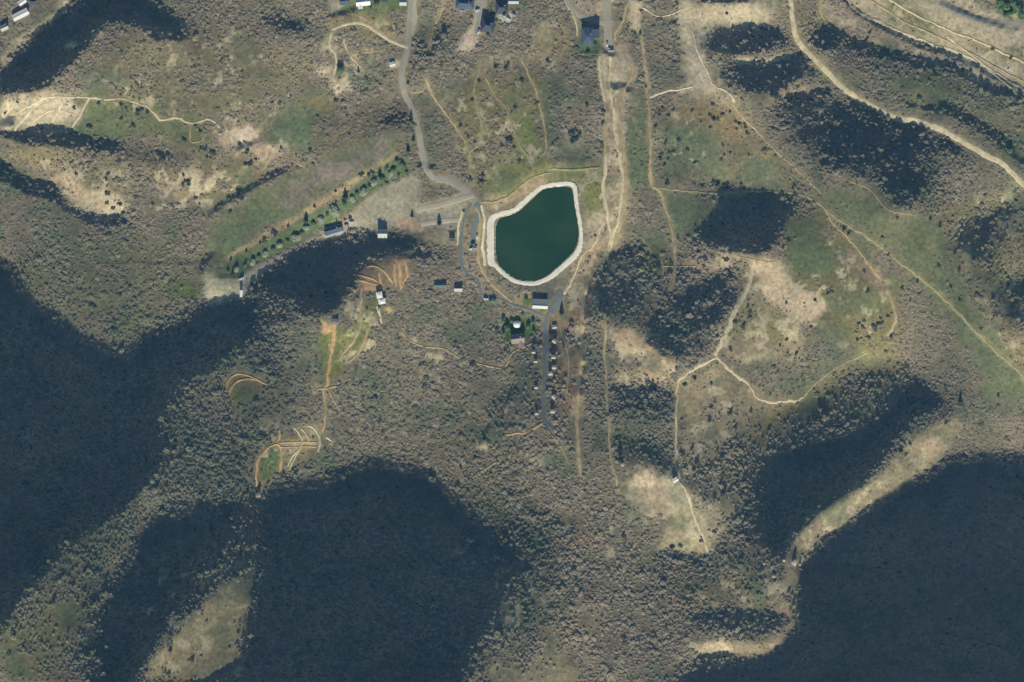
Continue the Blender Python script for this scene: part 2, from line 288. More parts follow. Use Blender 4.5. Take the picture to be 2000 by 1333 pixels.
 ([(278,1333),(300,1290),(345,1245),(400,1192),(450,1150),(490,1105),(484,1200),(470,1280),(400,1310),(340,1333)],(164,150,120),.16,7),
 ([(280,1333),(380,1290),(470,1240),(466,1333)],(150,132,111),.4,12),
 ([(0,1250),(80,1180),(180,1170),(140,1260),(60,1333),(0,1333)],(128,124,98),.45,14),
 ([(920,1333),(955,1290),(1040,1255),(1140,1165),(1200,1170),(1180,1240),(1130,1300),(1100,1333)],(150,138,116),.3,14),
 ([(1122,0),(1180,0),(1182,42),(1152,34),(1132,18)],(172,158,138),.05,2),
 ([(975,24),(1005,26),(1004,52),(985,50),(968,34)],(196,192,174),.05,2),
 ([(925,0),(940,0),(934,60),(925,70),(918,60),(926,30)],(182,178,164),.0,2),
 ([(1075,600),(1132,590),(1130,830),(1080,800)],(146,124,104),.45,6),
 ([(640,0),(668,0),(672,18),(650,26),(640,14)],(176,170,150),.05,3),
 ([(1000,575),(1110,530),(1130,520),(1085,585)],(112,112,102),.1,4),  # shade of the bank south of the reservoir, put into the ground colour
 ([(1190,740),(1190,700),(1290,690),(1320,720),(1300,755)],(160,146,123),.25,8),
 ([(960,1310),(1100,1280),(1140,1310),(1130,1420),(900,1420)],(152,144,117),.15,12),
 ([(1120,1020),(1150,1020),(1170,1070),(1130,1060)],(156,136,115),.2,8),
 ([(620,620),(690,640),(722,600),(745,575),(750,600),(715,680),(690,700),(662,745),(634,745),(620,690)],(118,124,84),.06,5),
 ([(690,530),(720,515),(760,505),(800,495),(800,525),(780,570),(762,570),(735,548),(700,560)],(144,124,106),.2,5),
 ([(695,560),(715,548),(745,562),(742,570),(712,572)],(209,171,134),.0,3),
 ([(760,514),(785,500),(800,498),(798,512),(775,528)],(205,166,137),.02,3),
 ([(752,600),(765,598),(772,608),(758,612)],(228,192,138),.0,2),
 ([(625,625),(640,622),(648,640),(630,648)],(209,169,132),.0,4),
 ([(500,965),(498,905),(512,880),(545,850),(605,835),(628,850),(620,875),(600,900),(560,925),(520,950)],(142,130,104),.12,5),
 ([(508,940),(506,900),(525,880),(543,878),(545,920),(525,945)],(100,116,82),.02,4),
 ([(540,862),(620,858),(628,872),(545,876)],(190,160,131),.0,3),
 ([(438,770),(440,745),(470,730),(515,745),(500,780),(455,790)],(128,116,86),.15,6),
 ([(455,765),(480,750),(495,765),(470,785)],(110,116,74),.05,4),
 ([(980,622),(1000,620),(1050,625),(1052,655),(1000,662),(978,660)],(82,108,66),.0,3),
 ([(1130,60),(1165,70),(1172,100),(1150,108),(1130,108)],(92,112,78),.0,3),
 ([(1000,575),(1030,572),(1040,600),(1005,600)],(156,146,118),.2,4),
 ([(1020,585),(1036,583),(1036,600),(1020,600)],(100,120,60),.0,3),
 ([(560,960),(900,800),(1000,900),(1060,1000),(1120,1100),(1000,1100)],(118,112,94),.9,40),
 ([(560,220),(580,215),(600,215),(600,212)],(110,110,90),.1,5),
 ([(780,118),(760,112),(762,130),(782,130)],(199,192,167),.0,2),
 ([(310,560),(370,545),(395,560),(390,590),(330,590)],(100,112,80),.2,9),
]
# : name, label-free surface kind, points, width in metres
ROADS = [
 ('dirt_road','gravel',[(808,-60),(807,0),(806,40),(800,68)],10.5),
 ('trail','dirt_white',[(20,225),(60,205),(90,192),(110,190)],3.0), ('trail','dirt_white',[(28,256),(50,230),(75,205),(95,194)],2.2), ('trail','dirt_white',[(100,250),(108,230),(118,210),(125,195)],2.4), ('trail','dirt_white',[(140,250),(150,235),(158,222),(175,192)],1.6), ('trail','dirt_white',[(60,240),(85,225),(110,215),(150,225)],1.6),
 ('trail','dirt_tan',[(700,32),(718,40),(722,56)],2.4), ('trail','dirt_tan',[(690,105),(720,102),(750,97)],1.5), ('trail','dirt_tan',[(1228,5),(1218,40),(1205,62),(1200,80)],2.4), ('trail','dirt_tan',[(798,178),(812,182),(828,176)],1.6), ('trail','dirt_tan',[(1440,500),(1475,507),(1520,512)],2.0), ('trail','dirt_tan',[(1548,216),(1590,212),(1640,214)],1.6), ('trail','dirt_tan',[(1650,350),(1700,372),(1735,410),(1790,420)],1.2), ('trail','dirt_pale',[(1105,5),(1118,28),(1126,55),(1128,72)],1.6),
 ('asphalt_road','asphalt_light',[(806,-60),(803,0),(801,30),(799,60),(795,100),(785,140),(790,180),(806,215),(818,260),(826,305),(835,335),(850,350)],7.0),
 ('asphalt_road','asphalt_light',[(850,350),(870,352),(895,362),(915,378),(930,396)],9.0),
 ('asphalt_road','asphalt_light',[(950,-60),(945,0),(940,20),(936,48),(932,66)],7.5),
 ('asphalt_road','asphalt_light',[(1184,-60),(1184,0),(1187,50),(1188,96)],9.5),
 ('asphalt_road','asphalt_light',[(1080,-60),(1105,0),(1126,25),(1150,38),(1182,46)],7.0),
 ('asphalt_road','asphalt_light',[(1800,-60),(1838,0),(1870,22),(1905,38),(1950,45),(2060,52)],8.5),
 ('asphalt_road','asphalt_dark',[(930,398),(937,412),(932,432),(926,440),(924,470),(916,482)],7.5),
 ('asphalt_road','asphalt_dark',[(920,398),(908,425),(903,450),(901,480),(901,515),(912,535),(932,548),(938,568),(945,578),(980,586),(1005,597),(1030,604),(1062,618)],3.6),
 ('asphalt_road','asphalt_dark',[(1092,572),(1086,590),(1074,610),(1066,630),(1064,700),(1063,760),(1061,800),(1064,822),(1080,838)],4.6),
 ('asphalt_road','asphalt_dark',[(1096,568),(1084,598),(1076,608)],10.0),
 ('dirt_road','dirt_pale',[(1540,-60),(1545,0),(1548,40),(1556,75),(1580,105),(1620,145),(1660,182),(1700,207),(1745,230),(1790,238),(1830,250),(1880,277),(1930,307),(1965,328),(2060,420)],6.0),
 ('dirt_road','dirt_pale',[(648,58),(690,45),(720,52),(760,78),(797,94)],4.0),
 ('dirt_road','dirt_tan',[(1205,190),(1208,250),(1218,300),(1222,370),(1212,430),(1198,490)],4.5),
 ('dirt_road','dirt_tan',[(1182,190),(1184,250),(1180,330),(1183,400),(1190,440)],2.6),
 ('dirt_road','dirt_tan',[(1165,490),(1152,530),(1138,600),(1136,700),(1128,780),(1128,850),(1134,930)],4.0),
 ('dirt_road','dirt_tan',[(930,405),(938,430),(934,480),(938,520),(960,555),(1000,590)],2.4),
 ('trail','dirt_tan',[(1250,60),(1252,80),(1262,140),(1267,200),(1270,280),(1273,365)],3.4),
 ('trail','dirt_tan',[(1273,365),(1290,378),(1305,420),(1316,470),(1317,520),(1310,572)],2.8),
 ('trail','dirt_olive',[(1275,368),(1340,372),(1400,379),(1480,374),(1540,377),(1590,392),(1640,432),(1700,468),(1780,530),(1840,580),(1900,642),(1975,712),(2060,790)],2.4),
 ('trail','dirt_tan',[(1608,405),(1630,440),(1660,470),(1700,520),(1722,548)],1.8),
 ('trail','dirt_tan',[(1733,566),(1742,590),(1750,620),(1742,645),(1732,655)],2.2),
 ('trail','dirt_tan',[(1418,180),(1450,228),(1500,280),(1555,330),(1605,378)],1.8),
 ('trail','dirt_white',[(1268,190),(1290,183),(1310,176),(1335,174),(1352,168)],2.2),
 ('trail','dirt_white',[(1250,15),(1262,20),(1280,30),(1310,28),(1330,18)],1.8),
 ('trail','dirt_white',[(1352,60),(1362,100),(1382,140),(1392,165),(1418,180),(1436,200)],2.2),
 ('trail','dirt_pale',[(1474,506),(1462,555),(1440,600),(1416,650),(1398,697)],4.2),
 ('trail','dirt_pale',[(1398,697),(1430,728),(1462,750),(1480,779),(1505,786),(1545,785),(1570,777)],3.4),
 ('trail','dirt_tan',[(1570,777),(1590,752),(1640,715),(1694,690)],1.4),
 ('trail','dirt_pale',[(1398,700),(1350,725),(1326,750),(1322,800),(1321,860),(1319,900),(1325,938)],2.8),
 ('trail','dirt_pale',[(1326,940),(1345,970),(1352,1000),(1370,1040),(1381,1080)],2.2),
 ('trail','dirt_tan',[(1255,465),(1275,495),(1292,512),(1296,540),(1308,570)],1.5),
 ('trail','dirt_tan',[(1292,521),(1330,521),(1360,520)],1.3),
 ('trail','dirt_pale',[(90,192),(130,190),(175,190),(210,196),(245,194),(290,210),(315,236),(345,230),(372,240),(408,235),(430,250)],2.4),
 ('trail','dirt_tan',[(372,242),(372,277),(392,276),(398,266)],1.6),
 ('trail','dirt_tan',[(558,304),(575,315),(592,324)],1.8),
 ('trail','dirt_tan',[(528,300),(520,320),(512,334)],1.8),
 ('trail','dirt_tan',[(832,150),(838,172),(862,210),(885,240),(910,280)],2.6),
 ('trail','dirt_olive',[(910,280),(918,300),(918,330),(926,358)],2.6),
 ('trail','dirt_olive',[(938,118),(935,140),(925,175),(932,215),(940,250),(932,282),(915,300)],2.4),
 ('trail','dirt_olive',[(948,150),(965,185),(990,212),(998,240),(1015,282),(1034,306)],1.8),
 ('trail','dirt_tan',[(1018,118),(1035,150),(1050,190),(1062,240),(1068,280),(1060,305)],2.2),
 ('trail','dirt_tan',[(870,5),(855,35),(842,60),(841,105)],2.0),
 ('trail','dirt_pale',[(646,64),(645,90),(655,110),(652,150)],3.0),
 ('trail','dirt_pale',[(672,75),(678,100),(690,115),(706,132)],2.4),
 ('trail','dirt_pale',[(1178,430),(1160,478),(1140,500),(1122,540),(1100,575)],2.6),
 ('trail','dirt_tan',[(1182,630),(1181,700),(1184,760),(1188,820),(1193,890),(1208,960)],2.2),
 ('trail','dirt_orange',[(1062,824),(1040,838),(1020,846),(985,850)],2.4),
 ('trail','dirt_orange',[(654,620),(652,660),(645,700),(640,745),(632,765),(635,800),(630,845)],2.6),
 ('trail','dirt_tan',[(706,560),(706,600),(702,640),(690,665),(670,690),(660,705)],2.4),
 ('trail','dirt_tan',[(720,640),(715,660),(700,690),(680,710)],2.0),
 ('trail','dirt_orange',[(692,549),(710,550),(735,556),(745,566)],1.8),
 ('trail','dirt_orange',[(716,522),(732,520),(748,528),(760,542),(768,555)],1.8),
 ('trail','dirt_orange',[(693,537),(712,540),(728,544),(738,550)],1.5),
 ('trail','dirt_orange',[(741,532),(744,550),(744,564)],2.4),
 ('trail','dirt_orange',[(770,515),(771,540),(772,560)],2.6),
 ('trail','dirt_orange',[(781,512),(782,540),(783,566)],2.6),
 ('trail','dirt_orange',[(790,500),(793,525),(795,540),(785,556)],2.0),
 ('trail','dirt_orange',[(671,580),(690,572),(700,562)],1.8),
 ('trail','dirt_white',[(736,598),(740,610),(748,632)],2.4),
 ('trail','dirt_orange',[(505,965),(500,925),(506,895),(522,875),(540,868),(548,880),(549,905),(544,925)],2.0),
 ('trail','dirt_orange',[(545,838),(546,850),(540,865)],2.0),
 ('trail','dirt_pale',[(574,835),(582,845),(590,860),(586,875),(575,895),(563,920)],1.5),
 ('trail','dirt_pale',[(588,838),(598,850),(605,866)],1.4),
 ('trail','dirt_pale',[(601,832),(612,836),(622,848),(626,862),(622,884)],1.6),
 ('trail','dirt_white',[(636,854),(645,860),(650,863)],2.4),
 ('trail','dirt_orange',[(441,762),(448,740),(465,730),(490,735),(522,752)],1.5),
 ('trail','dirt_orange',[(446,765),(458,750),(475,740),(500,743)],1.3),
 ('trail','dirt_tan',[(925,930),(950,915),(975,900)],1.6),
 ('trail','dirt_tan',[(785,650),(800,665),(830,678),(868,682),(900,700),(950,715),(985,718),(1000,690),(1040,670)],1.5),
 ('dirt_road','gravel',[(816,410),(850,402),(890,392),(925,382)],6.5), ('dirt_road','gravel',[(822,438),(860,432),(898,428)],5.0), ('trail','dirt_pale',[(1172,110),(1174,160),(1182,200)],3.0), ('trail','dirt_pale',[(1192,110),(1190,160),(1196,200),(1204,260),(1214,320),(1216,380),(1204,440),(1190,492)],3.0),
 ('trail','dirt_pale',[(1184,300),(1180,360),(1184,410),(1192,450),(1188,490)],2.4), ('trail','dirt_tan',[(1236,120),(1232,150),(1218,180),(1214,220)],2.2),
 
 ('trail','dirt_tan',[(640,760),(655,790),(662,800)],1.6), ('trail','dirt_tan',[(618,762),(640,758),(660,754)],1.8), ('trail','dirt_tan',[(1070,840),(1085,860),(1100,880),(1112,910)],1.4), ('trail','dirt_tan',[(1130,690),(1140,720),(1160,760)],1.0),
 ('trail','dirt_tan',[(1095,640),(1110,700),(1105,780)],1.4), ('trail','dirt_white',[(940,400),(945,430),(942,470),(948,520)],2.2), ('trail','dirt_white',[(905,405),(897,440),(893,480)],1.6),
 ('trail','dirt_pale',[(1648,-8),(1690,30),(1750,58),(1830,90),(1900,116),(1990,168),(2060,208)],2.6), ('trail','dirt_pale',[(1720,-10),(1790,30),(1860,62),(1930,90),(2060,150)],1.8), ('trail','dirt_tan',[(1700,0),(1780,50),(1850,80),(1960,140),(2060,190)],1.6),
 ('trail','dirt_pale',[(562,912),(570,895),(582,880)],1.6), ('trail','dirt_tan',[(545,866),(580,864),(618,864)],1.3), ('trail','dirt_tan',[(548,874),(585,873),(620,873)],0.9), ('trail','dirt_orange',[(447,770),(455,752),(468,742),(486,741)],1.2),
 ('trail','dirt_olive',[(1600,0),(1604,25),(1622,50),(1660,75),(1720,95)],1.8),
 ('trail','dirt_olive',[(1075,330),(1120,332),(1170,326)],1.8),
 ('trail','dirt_pale',[(1850,70),(1880,95),(1920,125),(1990,185),(2060,240)],2.2),
 ('trail','dirt_olive',[(940,395),(985,388),(1020,360),(1045,345),(1075,338)],2.0),
]
POND_OUT = [(951,440),(955,426),(965,418),(1000,408),(1012,399),(1045,370),(1062,361),(1085,357),(1110,355),(1121,358),(1127,370),(1130,400),(1137,440),(1138,475),(1128,500),(1100,527),(1075,547),(1050,557),(1030,558),(1000,551),(975,532),(965,522),(954,518),(952,500)]
POND_IN  = [(972,446),(973,434),(980,428),(1003,421),(1020,410),(1050,381),(1066,371),(1085,368),(1106,366),(1114,369),(1118,380),(1121,404),(1127,440),(1127,470),(1116,492),(1090,516),(1068,535),(1047,545),(1030,547),(1006,541),(984,526),(977,516),(973,506),(972,490)]
# ---------------------------------------------------------------- shaping the land
CELL = 1.25                                     # metres between ground vertices
MX = 70.0                                       # land kept at full detail past the frame
X0, X1 = -500.0 - MX, 500.0 + MX
Y0, Y1 = -333.25 - MX, 333.25 + MX
NX = int((X1 - X0) / CELL) + 1
NY = int((Y1 - Y0) / CELL) + 1
xs = X0 + np.arange(NX) * CELL
ys = Y0 + np.arange(NY) * CELL                  # row 0 is the south edge
PX, PY = np.meshgrid(xs * 2 + 1000.0, 666.5 - ys * 2)

def noise2(shape, scale, rng, octaves=4, gain=0.5):
    h, w = shape
    out = np.zeros(shape); amp = 1.0; tot = 0
    for o in range(octaves):
        s = max(scale / (2 ** o), 1.0)
        gh, gw = int(h / s) + 4, int(w / s) + 4
        g = rng.standard_normal((gh, gw))
        yy = np.arange(h) / s + rng.random(); xx = np.arange(w) / s + rng.random()
        iy = yy.astype(int); ix = xx.astype(int)
        fy = yy - iy; fx = xx - ix
        fy = (fy * fy * (3 - 2 * fy))[:, None]; fx = (fx * fx * (3 - 2 * fx))[None, :]
        a = g[iy][:, ix]; b = g[iy][:, ix + 1]; c = g[iy + 1][:, ix]; d = g[iy + 1][:, ix + 1]
        out += amp * ((a * (1 - fx) + b * fx) * (1 - fy) + (c * (1 - fx) + d * fx) * fy)
        tot += amp * amp; amp *= gain
    return out / math.sqrt(tot)

def inside(poly, X, Y):
    m = np.zeros(X.shape, bool)
    n = len(poly)
    for i in range(n):
        x0, y0 = poly[i]; x1, y1 = poly[(i + 1) % n]
        if y0 == y1: continue
        c = ((y0 <= Y) & (Y < y1)) | ((y1 <= Y) & (Y < y0))
        m ^= c & (X < (x1 - x0) * (Y - y0) / (y1 - y0) + x0)
    return m

def poly_mask(poly, X, Y, pad=14):
    """bool mask of an image-pixel polygon on warped sample positions, only its own box is tested"""
    out = np.zeros(X.shape, bool)
    px = [p[0] for p in poly]; py = [p[1] for p in poly]
    st = CELL * 2
    c0 = max(0, int((min(px) - pad - PX[0, 0]) / st)); c1 = min(NX, int((max(px) + pad - PX[0, 0]) / st) + 2)
    r0 = max(0, int((PY[0, 0] - max(py) - pad) / st)); r1 = min(NY, int((PY[0, 0] - min(py) + pad) / st) + 2)
    if c1 <= c0 or r1 <= r0: return out
    out[r0:r1, c0:c1] = inside(poly, X[r0:r1, c0:c1], Y[r0:r1, c0:c1])
    return out

def blur(a, r, axes=(0, 1)):
    """box blur twice, radius in cells"""
    r = int(round(r))
    if r < 1: return a.astype(float)
    a = a.astype(float)
    for _ in range(2):
        for ax in axes:
            p = np.pad(a, [(r + 1, r) if k == ax else (0, 0) for k in (0, 1)], mode='edge')
            c = np.cumsum(p, axis=ax)
            n = a.shape[ax]
            if ax == 0: a = (c[2 * r + 1:2 * r + 1 + n] - c[:n]) / (2 * r + 1)
            else: a = (c[:, 2 * r + 1:2 * r + 1 + n] - c[:, :n]) / (2 * r + 1)
    return a

wx = noise2((NY, NX), 24, RNG, 4, 0.62) * 3.2
wy = noise2((NY, NX), 24, RNG, 4, 0.62) * 3.2
WX, WY = PX + wx, PY + wy

shade = np.zeros((NY, NX), bool)
for p in STEEP: shade |= poly_mask(p, WX, WY)
softsh = np.zeros((NY, NX), bool)
for p in SOFT: softsh |= poly_mask(p, WX, WY)
brk = noise2((NY, NX), 9, np.random.default_rng(5), 3, 0.6) > -0.12
softsh &= (brk | (PX < 400) | (PY < 190)) & ~shade; shade |= softsh
def strip_poly(pts, w):
    P = np.array(pts, float); L = []; R = []
    for i in range(len(P)):
        t = P[min(i + 1, len(P) - 1)] - P[max(i - 1, 0)]; t /= np.linalg.norm(t); nn = np.array((-t[1], t[0]))
        k = w * 0.5 * (0.55 if i in (0, len(P) - 1) else 1.0)
        L.append(tuple(P[i] + nn * k)); R.append(tuple(P[i] - nn * k))
    return L + R[::-1]
for pts, w in DITCHES: shade |= poly_mask(strip_poly(pts, w), PX + wx * .5, PY + wy * .5)
main_dirt = [(1545,0),(1548,40),(1556,75),(1580,105),(1620,145),(1660,182),(1700,207),(1745,230),(1790,238),(1830,250),(1880,277),(1930,307),(1965,328),(2060,420)]
lane = poly_mask(strip_poly(main_dirt, 17), PX, PY)
shade &= ~lane; softsh &= ~lane
RIM_SOUTH = PY > 666.5 + (333.25 + MX - 14) * 2   # the crest beyond the south edge of the frame
shade[RIM_SOUTH] = False
slope = np.zeros((NY, NX)); wgt = np.full((NY, NX), 0.35)
for p, s in GRAZED:
    m = blur(poly_mask(p, WX, WY), 5)
    slope = slope * (1 - m) + s * m; wgt = np.maximum(wgt, m * 3.0)
for p, s in SUNNY:
    m = blur(poly_mask(p, WX, WY), 3)
    slope = slope * (1 - m) + s * m; wgt = np.maximum(wgt, m * 1.5)
near = np.clip(blur(shade, 7) * 2.0, 0, 1) * np.where(PY > 610, 1.0, 0.35) * np.clip(1 - blur(slope > 0.005, 3) * 1.6, 0, 1)
flats = np.zeros((NY, NX))
for p in FLATS: flats = np.maximum(flats, poly_mask(p, PX, PY))
flats = np.maximum(flats, lane); near *= 1 - np.clip(blur(flats, 2) * 1.3, 0, 1)
slope = slope * (1 - near) + np.minimum(slope, -0.36) * near; wgt = np.maximum(wgt, near * 2.5)
lw = np.clip(blur(lane, 2) * 1.5, 0, 1); slope *= 1 - lw; wgt = np.maximum(wgt, 4 * lw)
pond_m = poly_mask(POND_OUT, PX, PY)
pw = np.clip(blur(blur(pond_m, 6) > .02, 3), 0, 1); slope *= 1 - pw; wgt = np.maximum(wgt, 10 * pw)
PAD_FLAT = [[(390,525),(490,525),(490,600),(390,600)],[(660,350),(830,330),(925,380),(925,480),(670,455)]]

def solve(shade, slope, wgt, dy, n, h0, its, wx_=0.25):
    """least squares land: given north-south slopes, as even as possible east to west"""
    s = np.where(shade, -T_SUN, slope); w = np.where(shade, 25.0, wgt)
    ws = 0.5 * (w[1:] + w[:-1]); ss = 0.5 * (s[1:] + s[:-1])
    sh2 = np.maximum(shade[1:], shade[:-1])
    ws = np.where(sh2, 25.0, ws); ss = np.where(sh2, -T_SUN, ss)
    def AtA(h):
        d = ws * (h[1:] - h[:-1]) / dy
        e = wx_ * (h[:, 1:] - h[:, :-1]) / dy
        o = np.zeros_like(h)
        o[1:] += d; o[:-1] -= d
        o[:, 1:] += e; o[:, :-1] -= e
        return o / dy + 1e-7 * h
    b = np.zeros_like(h0); d = ws * ss; b[1:] += d; b[:-1] -= d; b /= dy
    h = h0.copy(); r = b - AtA(h)
    dia = np.full(h.shape, 1e-7); dia[1:] += ws / dy ** 2; dia[:-1] += ws / dy ** 2
    dia[:, 1:] += wx_ / dy ** 2; dia[:, :-1] += wx_ / dy ** 2
    z = r / dia; p = z.copy(); rz = (r * z).sum()
    for _ in range(its):
        Ap = AtA(p); al = rz / (p * Ap).sum()
        h += al * p; r -= al * Ap
        z = r / dia; rz2 = (r * z).sum(); p = z + rz2 / rz * p; rz = rz2
    return h

def resize(a, ny, nx):
    yy = np.linspace(0, a.shape[0] - 1, ny); xx = np.linspace(0, a.shape[1] - 1, nx)
    iy = np.minimum(yy.astype(int), a.shape[0] - 2); ix = np.minimum(xx.astype(int), a.shape[1] - 2)
    fy = (yy - iy)[:, None]; fx = (xx - ix)[None, :]
    return (a[iy][:, ix] * (1 - fy) * (1 - fx) + a[iy][:, ix + 1] * (1 - fy) * fx
            + a[iy + 1][:, ix] * fy * (1 - fx) + a[iy + 1][:, ix + 1] * fy * fx)

h = None
for f in (16, 8, 4, 2):
    sh = shade[::f, ::f]; sl = slope[::f, ::f]; wg = wgt[::f, ::f]
    h = np.zeros(sh.shape) if h is None else resize(h, *sh.shape)
    h = solve(sh, sl, wg, CELL * f, f, h, 260 if f > 4 else (200 if f == 4 else 110))
h = resize(h, NY, NX)

# sheared height: sun rays are level in it, so lit ground must sit at the running maximum
g = h + T_SUN * ys[:, None]
dg = np.diff(g, axis=0, prepend=g[:1])
lit_min = 0.045 * CELL
dg = np.where(shade, np.minimum(dg, 0.0) * 0, np.maximum(dg, lit_min)); dg[0] = 0
dg_target = dg
g2 = g[:1] + np.cumsum(dg_target, axis=0)
# keep columns alike where the correction differs from column to column
corr = g2 - g
corr = blur(blur(corr, 14, (1,)), 3)
g2 = g + corr
# hollow the shaded ground: depth grows with distance from the edge
inner = shade.astype(float)
depth = np.zeros((NY, NX)); cur = shade.copy()
k = 0
dist = np.zeros((NY, NX))
while cur.any() and k < 24:
    dist += cur
    e = cur.copy()
    e[1:] &= cur[:-1]; e[:-1] &= cur[1:]; e[:, 1:] &= cur[:, :-1]; e[:, :-1] &= cur[:, 1:]
    cur = e; k += 1
depth = np.minimum(dist * CELL, 22.0)
depth = 0.12 + depth * 0.07 + np.clip(depth - 5, 0, 99) * 0.36
depth = np.where(blur(softsh, 1) > .4, 0.10 + np.minimum(depth, .16), depth)
depth = np.where(shade, depth, 0.0)
# never let ground near the far edge come up early: cap at the crest level
runmax = np.maximum.accumulate(g2, axis=0)
g3 = np.where(shade, np.minimum(g2, runmax) - depth, g2)
g3 = np.where(shade, blur(g3, 1), g3)
h = g3 - T_SUN * ys[:, None]
relief = noise2((NY, NX), 14, RNG, 4, 0.6)
rough = blur(np.where(shade, 0.4, 1.0), 3)
h = h + relief * 0.16 * rough
h -= h[NY // 2, NX // 2]
# the reservoir sits on a level bench
pond_level = float(np.median(h[pond_m])) - 1.5
m = np.maximum(blur(pond_m, 1) > 0.3, blur(blur(pond_m, 4) > 0.01, 8)); m = np.clip(m, 0, 1)
h = h * (1 - m) + (pond_level + 0.30) * m
pin = poly_mask(POND_IN, PX, PY)
h = np.where(blur(pin, 2) > 0.35, pond_level - 2.5, h)

def hz(x, y):
    """ground height at world x, y"""
    fx = min(max((x - X0) / CELL, 0), NX - 1.001); fy = min(max((y - Y0) / CELL, 0), NY - 1.001)
    ix, iy = int(fx), int(fy); fx -= ix; fy -= iy
    return float((h[iy, ix] * (1 - fx) + h[iy, ix + 1] * fx) * (1 - fy) + (h[iy + 1, ix] * (1 - fx) + h[iy + 1, ix + 1] * fx) * fy)

def hz_arr(x, y):
    fx = np.clip((x - X0) / CELL, 0, NX - 1.001); fy = np.clip((y - Y0) / CELL, 0, NY - 1.001)
    ix = fx.astype(int); iy = fy.astype(int); fx = fx - ix; fy = fy - iy
    return (h[iy, ix] * (1 - fx) + h[iy, ix + 1] * fx) * (1 - fy) + (h[iy + 1, ix] * (1 - fx) + h[iy + 1, ix + 1] * fx) * fy

def lin(c):
    c = np.asarray(c, float) / 255.0
    return np.where(c <= 0.04045, c / 12.92, ((c + 0.055) / 1.055) ** 2.4)
HAZE_ADD = np.array((0.007, 0.018, 0.034))       # what the air adds between ground and camera
LIGHT = np.array((0.83, 0.83, 0.86))             # a sunlit level white surface, before the air
def albedo(c, k=1.0):
    return np.clip((lin(c) - HAZE_ADD) / LIGHT * k, 0.01, 0.85)

# ---------------------------------------------------------------- colour and cover of the ground
col = np.zeros((NY, NX, 3)); cover = np.zeros((NY, NX))
n_big = noise2((NY, NX), 60, RNG, 3); n_mid = noise2((NY, NX), 14, RNG, 4, 0.65)
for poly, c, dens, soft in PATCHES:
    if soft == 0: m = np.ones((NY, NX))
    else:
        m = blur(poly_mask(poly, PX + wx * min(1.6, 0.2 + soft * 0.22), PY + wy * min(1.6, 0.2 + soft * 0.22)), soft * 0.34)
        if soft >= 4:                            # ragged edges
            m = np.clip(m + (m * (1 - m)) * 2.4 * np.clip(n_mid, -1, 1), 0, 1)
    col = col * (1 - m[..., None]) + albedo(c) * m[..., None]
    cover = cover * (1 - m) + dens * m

n_bare = noise2((NY, NX), 9, RNG, 4, 0.7)
for poly, k in BARE:
    m = blur(poly_mask(poly, WX, WY), 6) * np.clip((n_bare - (1.15 - 2.1 * k)) * 1.6, 0, 1)
    lite = m[..., None] * 0.8
    col = col * (1 - lite) + albedo((190, 179, 152)) * lite
    cover *= 1 - m

# roads painted into the cover, with worn verges
road_m = np.zeros((NY, NX), bool)
def smooth_line(pts, step):
    P = [np.array(p, float) for p in pts]
    P = [2 * P[0] - P[1]] + P + [2 * P[-1] - P[-2]]
    out = []
    for i in range(1, len(P) - 2):
        a, b, c, d = P[i - 1:i + 3]
        n = max(1, int(np.linalg.norm(c - b) / step))
        for k in range(n):
            t = k / n
            out.append(0.5 * ((2 * b) + (-a + c) * t + (2 * a - 5 * b + 4 * c - d) * t * t + (-a + 3 * b - 3 * c + d) * t ** 3))
    out.append(P[-2])
    return out
ROAD_LINES = []
for name, mat, pts, width in ROADS:
    line = [np.array(W(*p)) for p in smooth_line(pts, 4.0)]
    ROAD_LINES.append(line)
    r = width * 0.5 + 0.9
    for p in line:
        cx, cy = (p[0] - X0) / CELL, (p[1] - Y0) / CELL
        k = int(r / CELL) + 1
        x0, x1 = max(int(cx) - k, 0), min(int(cx) + k + 2, NX); y0, y1 = max(int(cy) - k, 0), min(int(cy) + k + 2, NY)
        if x1 <= x0 or y1 <= y0: continue
        yy, xx = np.mgrid[y0:y1, x0:x1]
        road_m[y0:y1, x0:x1] |= ((xx - cx) ** 2 + (yy - cy) ** 2) * CELL * CELL < r * r
verge = np.clip(blur(road_m, 1) * 1.2, 0, 1)
vm = (verge * 0.45 * np.clip(1 + n_mid * 0.5, 0, 1.5))[..., None]
col = col * (1 - np.clip(vm, 0, 0.8)) + albedo((160, 148, 118)) * np.clip(vm, 0, 0.8)
cover *= (1 - np.clip(verge * 1.3, 0, 1))
cover[blur(pond_m, 2) > 0.02] = 0
# soil and grass mottling that belongs to the ground itself
patch = noise2((NY, NX), 20, RNG, 3, 0.6)
wild = np.clip(blur(cover > 0.04, 3), 0, 1)
gm_ = (np.clip(patch - 0.25, 0, 1) * 0.55 * wild)[..., None]; pm_ = (np.clip(-patch - 0.25, 0, 1) * 0.45 * wild)[..., None]
col = col * (1 - gm_) + albedo((92, 110, 92)) * gm_
col = col * (1 - pm_) + albedo((138, 128, 114)) * pm_
mott = 1.0 + 0.10 * n_big[..., None] * np.array((1.0, 0.85, 0.8)) + 0.10 * n_mid[..., None]
col = np.clip(col * np.clip(mott, 0.6, 1.4), 0.012, 0.8)

